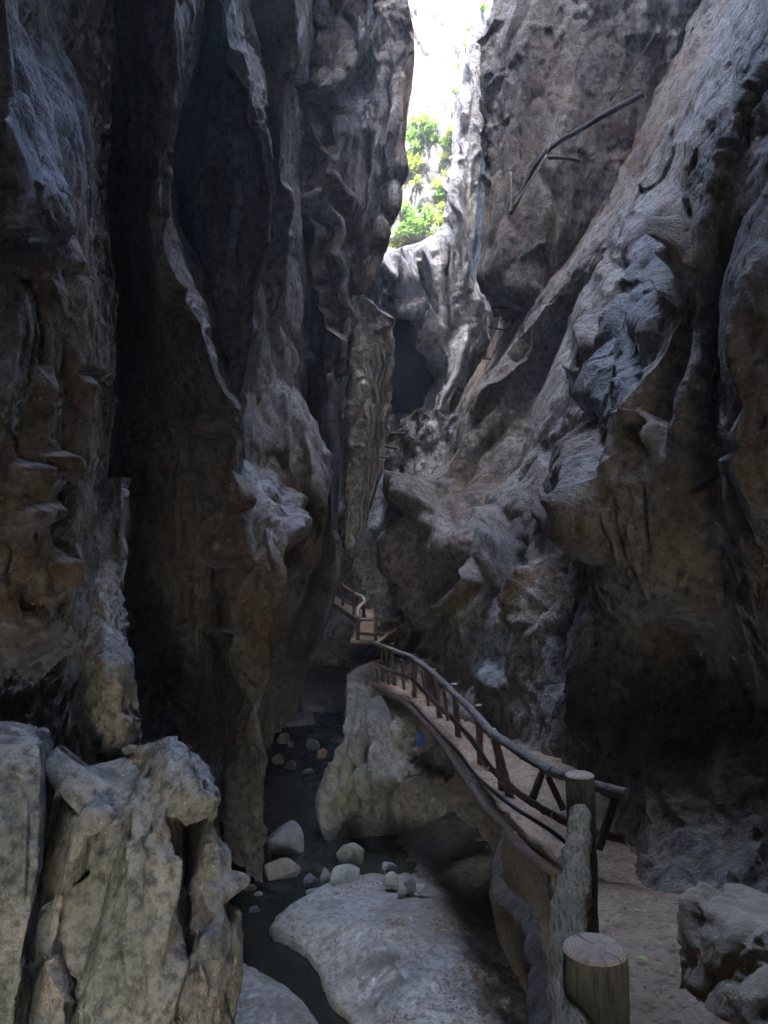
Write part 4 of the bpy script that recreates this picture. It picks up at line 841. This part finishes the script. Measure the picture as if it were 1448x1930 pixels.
for x0, y0, x1, y1, lab in [(927, 579, 972, 582, 'topmost dark iron step bar high in the notch under the overhang'), (919, 617, 954, 622, 'dark iron step bar just below the topmost one in the notch'), (908, 676, 926, 676, 'short iron step bar at the foot of the notch'),
                       (753, 802, 771, 806, 'iron step bar at the pointed foot of the pale far pillar'), (735, 818, 762, 816, 'level iron step bar next below the pillar foot'), (726, 841, 750, 846, 'slanting iron step bar beside the lit fallen block'), (716, 861, 732, 862, 'lowest small iron step bar near the hanging pillar')]:
    q = hit(RW, (x0 + x1) / 2, (y0 + y1) / 2); d = q.y - .12
    o = log('iron_rung', [W(x0, y0, d), W(x1, y1, d + .15)], .026, .026, 'wood_dark', None, 6, 4, 0); o.data.materials[0] = M['iron']; tag(o, lab, 'iron step', 'iron steps climbing the gorge')
for x0, y0, x1, y1, lab in [(886, 748, 920, 686, 'thin guide wire slanting up towards the notch'), (837, 770, 871, 714, 'thin pale guide wire on the dark hollow of the pillar foot'), (754, 800, 786, 772, 'thin guide wire beside the upper of the lower iron steps'), (735, 818, 770, 802, 'thin guide wire sloping above the level iron step'), (727, 840, 756, 827, 'thin guide wire near the lowest iron steps')]:
    d = min(hit(RW, x0, y0).y, hit(RW, x1, y1).y) - .12
    o = log('guide_wire', [W(x0, y0, d), W(x1, y1, d)], .010, .010, 'wood_pale', None, 5, 4, 0, caps=False); tag(o, lab, 'wire')
o = log('hanging_cable', [W(714, 455, 24), W(715, 520, 24), W(714, 592, 24)], .012, .012, 'cable', None, 5, 12, 0, caps=False); tag(o, 'thin dark cable hanging in the black gap above the hanging pillar', 'cable')

M['blue_plastic'] = plain('blue_plastic', (.02, .06, .16), .35); M['leaf_red'] = plain('leaf_red', (.50, .07, .03), .5); M['leaf_brown'] = plain('leaf_brown', (.17, .10, .05), .8)
M['leaf_tan'] = plain('leaf_tan', (.34, .25, .14), .8); M['leaf_lime'] = plain('leaf_lime', (.30, .32, .08), .6)
q = hit(['rock_wall_right'], 792, 1392); q.y -= .2
o = rock('plastic_bag', W(792, 1392, q.y), (.26, .2, .40), 'blue_plastic', 371, 4, .3, .5, 1.6); tag(o, 'dark blue plastic bag stuffed against the rock under the walkway', 'bag')

# fallen leaves: three to be seen singly, the rest as litter
def leaf_mesh(vs, fs, p, s, rg):
    az = rg.uniform(0, 6.283); d = Vector((math.cos(az), math.sin(az), rg.uniform(-.25, .25))); n = Vector((-math.sin(az), math.cos(az), rg.uniform(-.4, .4))); i = len(vs); c = rg.uniform(.05, .3) * s
    for f, w in ((-1, 0), (-.45, .34), (.2, .38), (1, 0)):
        q = p + d * f * s + Vector((0, 0, c * (1 - f * f)))
        vs += [(q - n * w * s)[:], (q + n * w * s + Vector((0, 0, w * s * .3)))[:]]
    for j in range(3): fs.append((i + 2 * j, i + 2 * j + 1, i + 2 * j + 3, i + 2 * j + 2))
def litter(name, pts, smin, smax, mats, label=None):
    rg = random.Random(len(pts)); vs, fs = [], []
    for p in pts: leaf_mesh(vs, fs, Vector(p), rg.uniform(smin, smax), rg)
    me = bpy.data.meshes.new(name); me.from_pydata(vs, [], fs)
    for m_ in mats: me.materials.append(M[m_])
    rg2 = random.Random(3); mi = [rg2.choice(range(len(mats))) for _ in range(len(pts))]
    me.polygons.foreach_set('material_index', np.repeat(np.array(mi, dtype=np.int32), 3)); me.update()
    o = bpy.data.objects.new(name, me); COL.objects.link(o); return o
PV = np.array([v.co[:] for v in bpy.data.objects['path'].data.vertices])
PV = PV[(PV[:, 1] > 2.0) & (PV[:, 0] < 3.6)]; rg = np.random.default_rng(4)
sel = PV[rg.choice(len(PV), 900)]; tag(litter('leaf_litter', sel + np.array([0, 0, .006]), .008, .024, ['leaf_brown', 'leaf_brown', 'wood_dark', 'leaf_tan']), 'brown leaf litter and twigs scattered on the dirt path', 'leaf litter', None, 'stuff')
dv = np.array([(bpy.data.objects['walkway'].location + v.co)[:] for v in [c for c in bpy.data.objects['walkway'].children if c.name.startswith('deck')][0].data.vertices])
tag(litter('leaf_litter', dv[rg.choice(len(dv), 1300)] + rg.normal(0, .02, (1300, 3)) * np.array([1, 1, 0]) + np.array([0, 0, .012]), .012, .034, ['leaf_brown', 'leaf_tan', 'wood_dark']), 'pale brown leaf litter covering the walkway', 'leaf litter', None, 'stuff')
sv = np.array([v.co[:] for v in bpy.data.objects['rock_slab'].data.vertices]); sv = sv[(sv[:, 2] > -4.95) & (sv[:, 1] > 7)]
nz = pnoise(sv * 1.6, 6); sv = sv[nz > .08]
tag(litter('leaf_litter', sv[rg.choice(len(sv), 700)] + np.array([0, 0, .01]), .010, .035, ['leaf_brown', 'wood_dark', 'leaf_brown']), 'dark leaf scraps scattered over the broad rock slab', 'leaf litter', None, 'stuff')
def pebbles(name, pts, smin, smax, mat):
    rg = random.Random(5); vs, fs = [], []; V2, F2_ = ico(1)
    for p in pts:
        i = len(vs); sx = rg.uniform(smin, smax); q = (V2 * np.array([sx, sx * rg.uniform(.6, 1), sx * rg.uniform(.35, .7)])) * (1 + .35 * (np.array([[rg.random()] for _ in V2]) - .5)) + np.array(p)
        vs += q.tolist(); fs += [[i + a for a in f] for f in F2_]
    me = bpy.data.meshes.new(name); me.from_pydata(vs, [], fs); me.materials.append(M[mat]); o = bpy.data.objects.new(name, me); COL.objects.link(o); return o
tag(pebbles('gravel', PV[rg.choice(len(PV), 420)], .006, .024, 'stone_boulder'), 'small loose stones trodden into the dirt path', 'gravel', None, 'stuff')
bv = np.array([v.co[:] for v in bpy.data.objects['stream_bed'].data.vertices]); bv = bv[(bv[:, 2] > -5.06) & (bv[:, 1] > 7) & (bv[:, 1] < 19) & (bv[:, 0] > -3) & (bv[:, 0] < 3)]
tag(pebbles('gravel', bv[rg.choice(len(bv), min(1500, len(bv)))] + rg.normal(0, .04, (min(1500, len(bv)), 3)) * np.array([1, 1, 0]), .02, .075, 'stone_grey'), 'grey gravel at the stream edge and in the cavity behind the slab', 'gravel', None, 'stuff')
def one_leaf(p, s, mt, lab):
    tag(litter('fallen_leaf', [p], s, s * 1.01, [mt]), lab, 'leaf')
def on(obj, px, py):
    P = np.array([v.co[:] for v in bpy.data.objects[obj].data.vertices]); P = P[P[:, 1] > 1]
    e = np.abs(P[:, 0] / P[:, 1] * FPX + HX - px) + np.abs(HY - P[:, 2] / P[:, 1] * FPX - py); return P[e.argmin()] + np.array([0, 0, .015])
one_leaf(on('rock_slab', 822, 1690), .055, 'leaf_red', 'single red leaf lying at the dark back edge of the broad slab')
one_leaf(on('path', 1216, 1813), .035, 'leaf_lime', 'small yellow green leaf lying on the path beside the near post')
one_leaf(on('path', 1322, 1756), .03, 'leaf_tan', 'pale dry leaf on the path above the big rough boulder')

# ------------------------------------------------------------------ haze in the light that falls into the gorge
HAZE = 0.002
if HAZE:
    bm = bmesh.new(); bmesh.ops.create_cube(bm, size=1)
    for v in bm.verts: v.co = Vector((v.co.x * 60 + 1, v.co.y * 76 + 12, (v.co.z + .5) * 68 - 8))
    me = bpy.data.meshes.new('haze'); bm.to_mesh(me); bm.free()
    m = bpy.data.materials.new('haze'); m.use_nodes = True; t = m.node_tree; t.nodes.remove(t.nodes['Principled BSDF'])
    pv = t.nodes.new('ShaderNodeVolumePrincipled'); pv.inputs['Color'].default_value = (.85, .92, 1, 1); pv.inputs['Density'].default_value = HAZE; pv.inputs['Anisotropy'].default_value = .35
    t.links.new(pv.outputs[0], t.nodes['Material Output'].inputs['Volume']); me.materials.append(m)
    o = bpy.data.objects.new('haze', me); COL.objects.link(o); tag(o, 'thin bluish haze hanging in the gorge below the bright gap', 'haze', None, 'stuff')
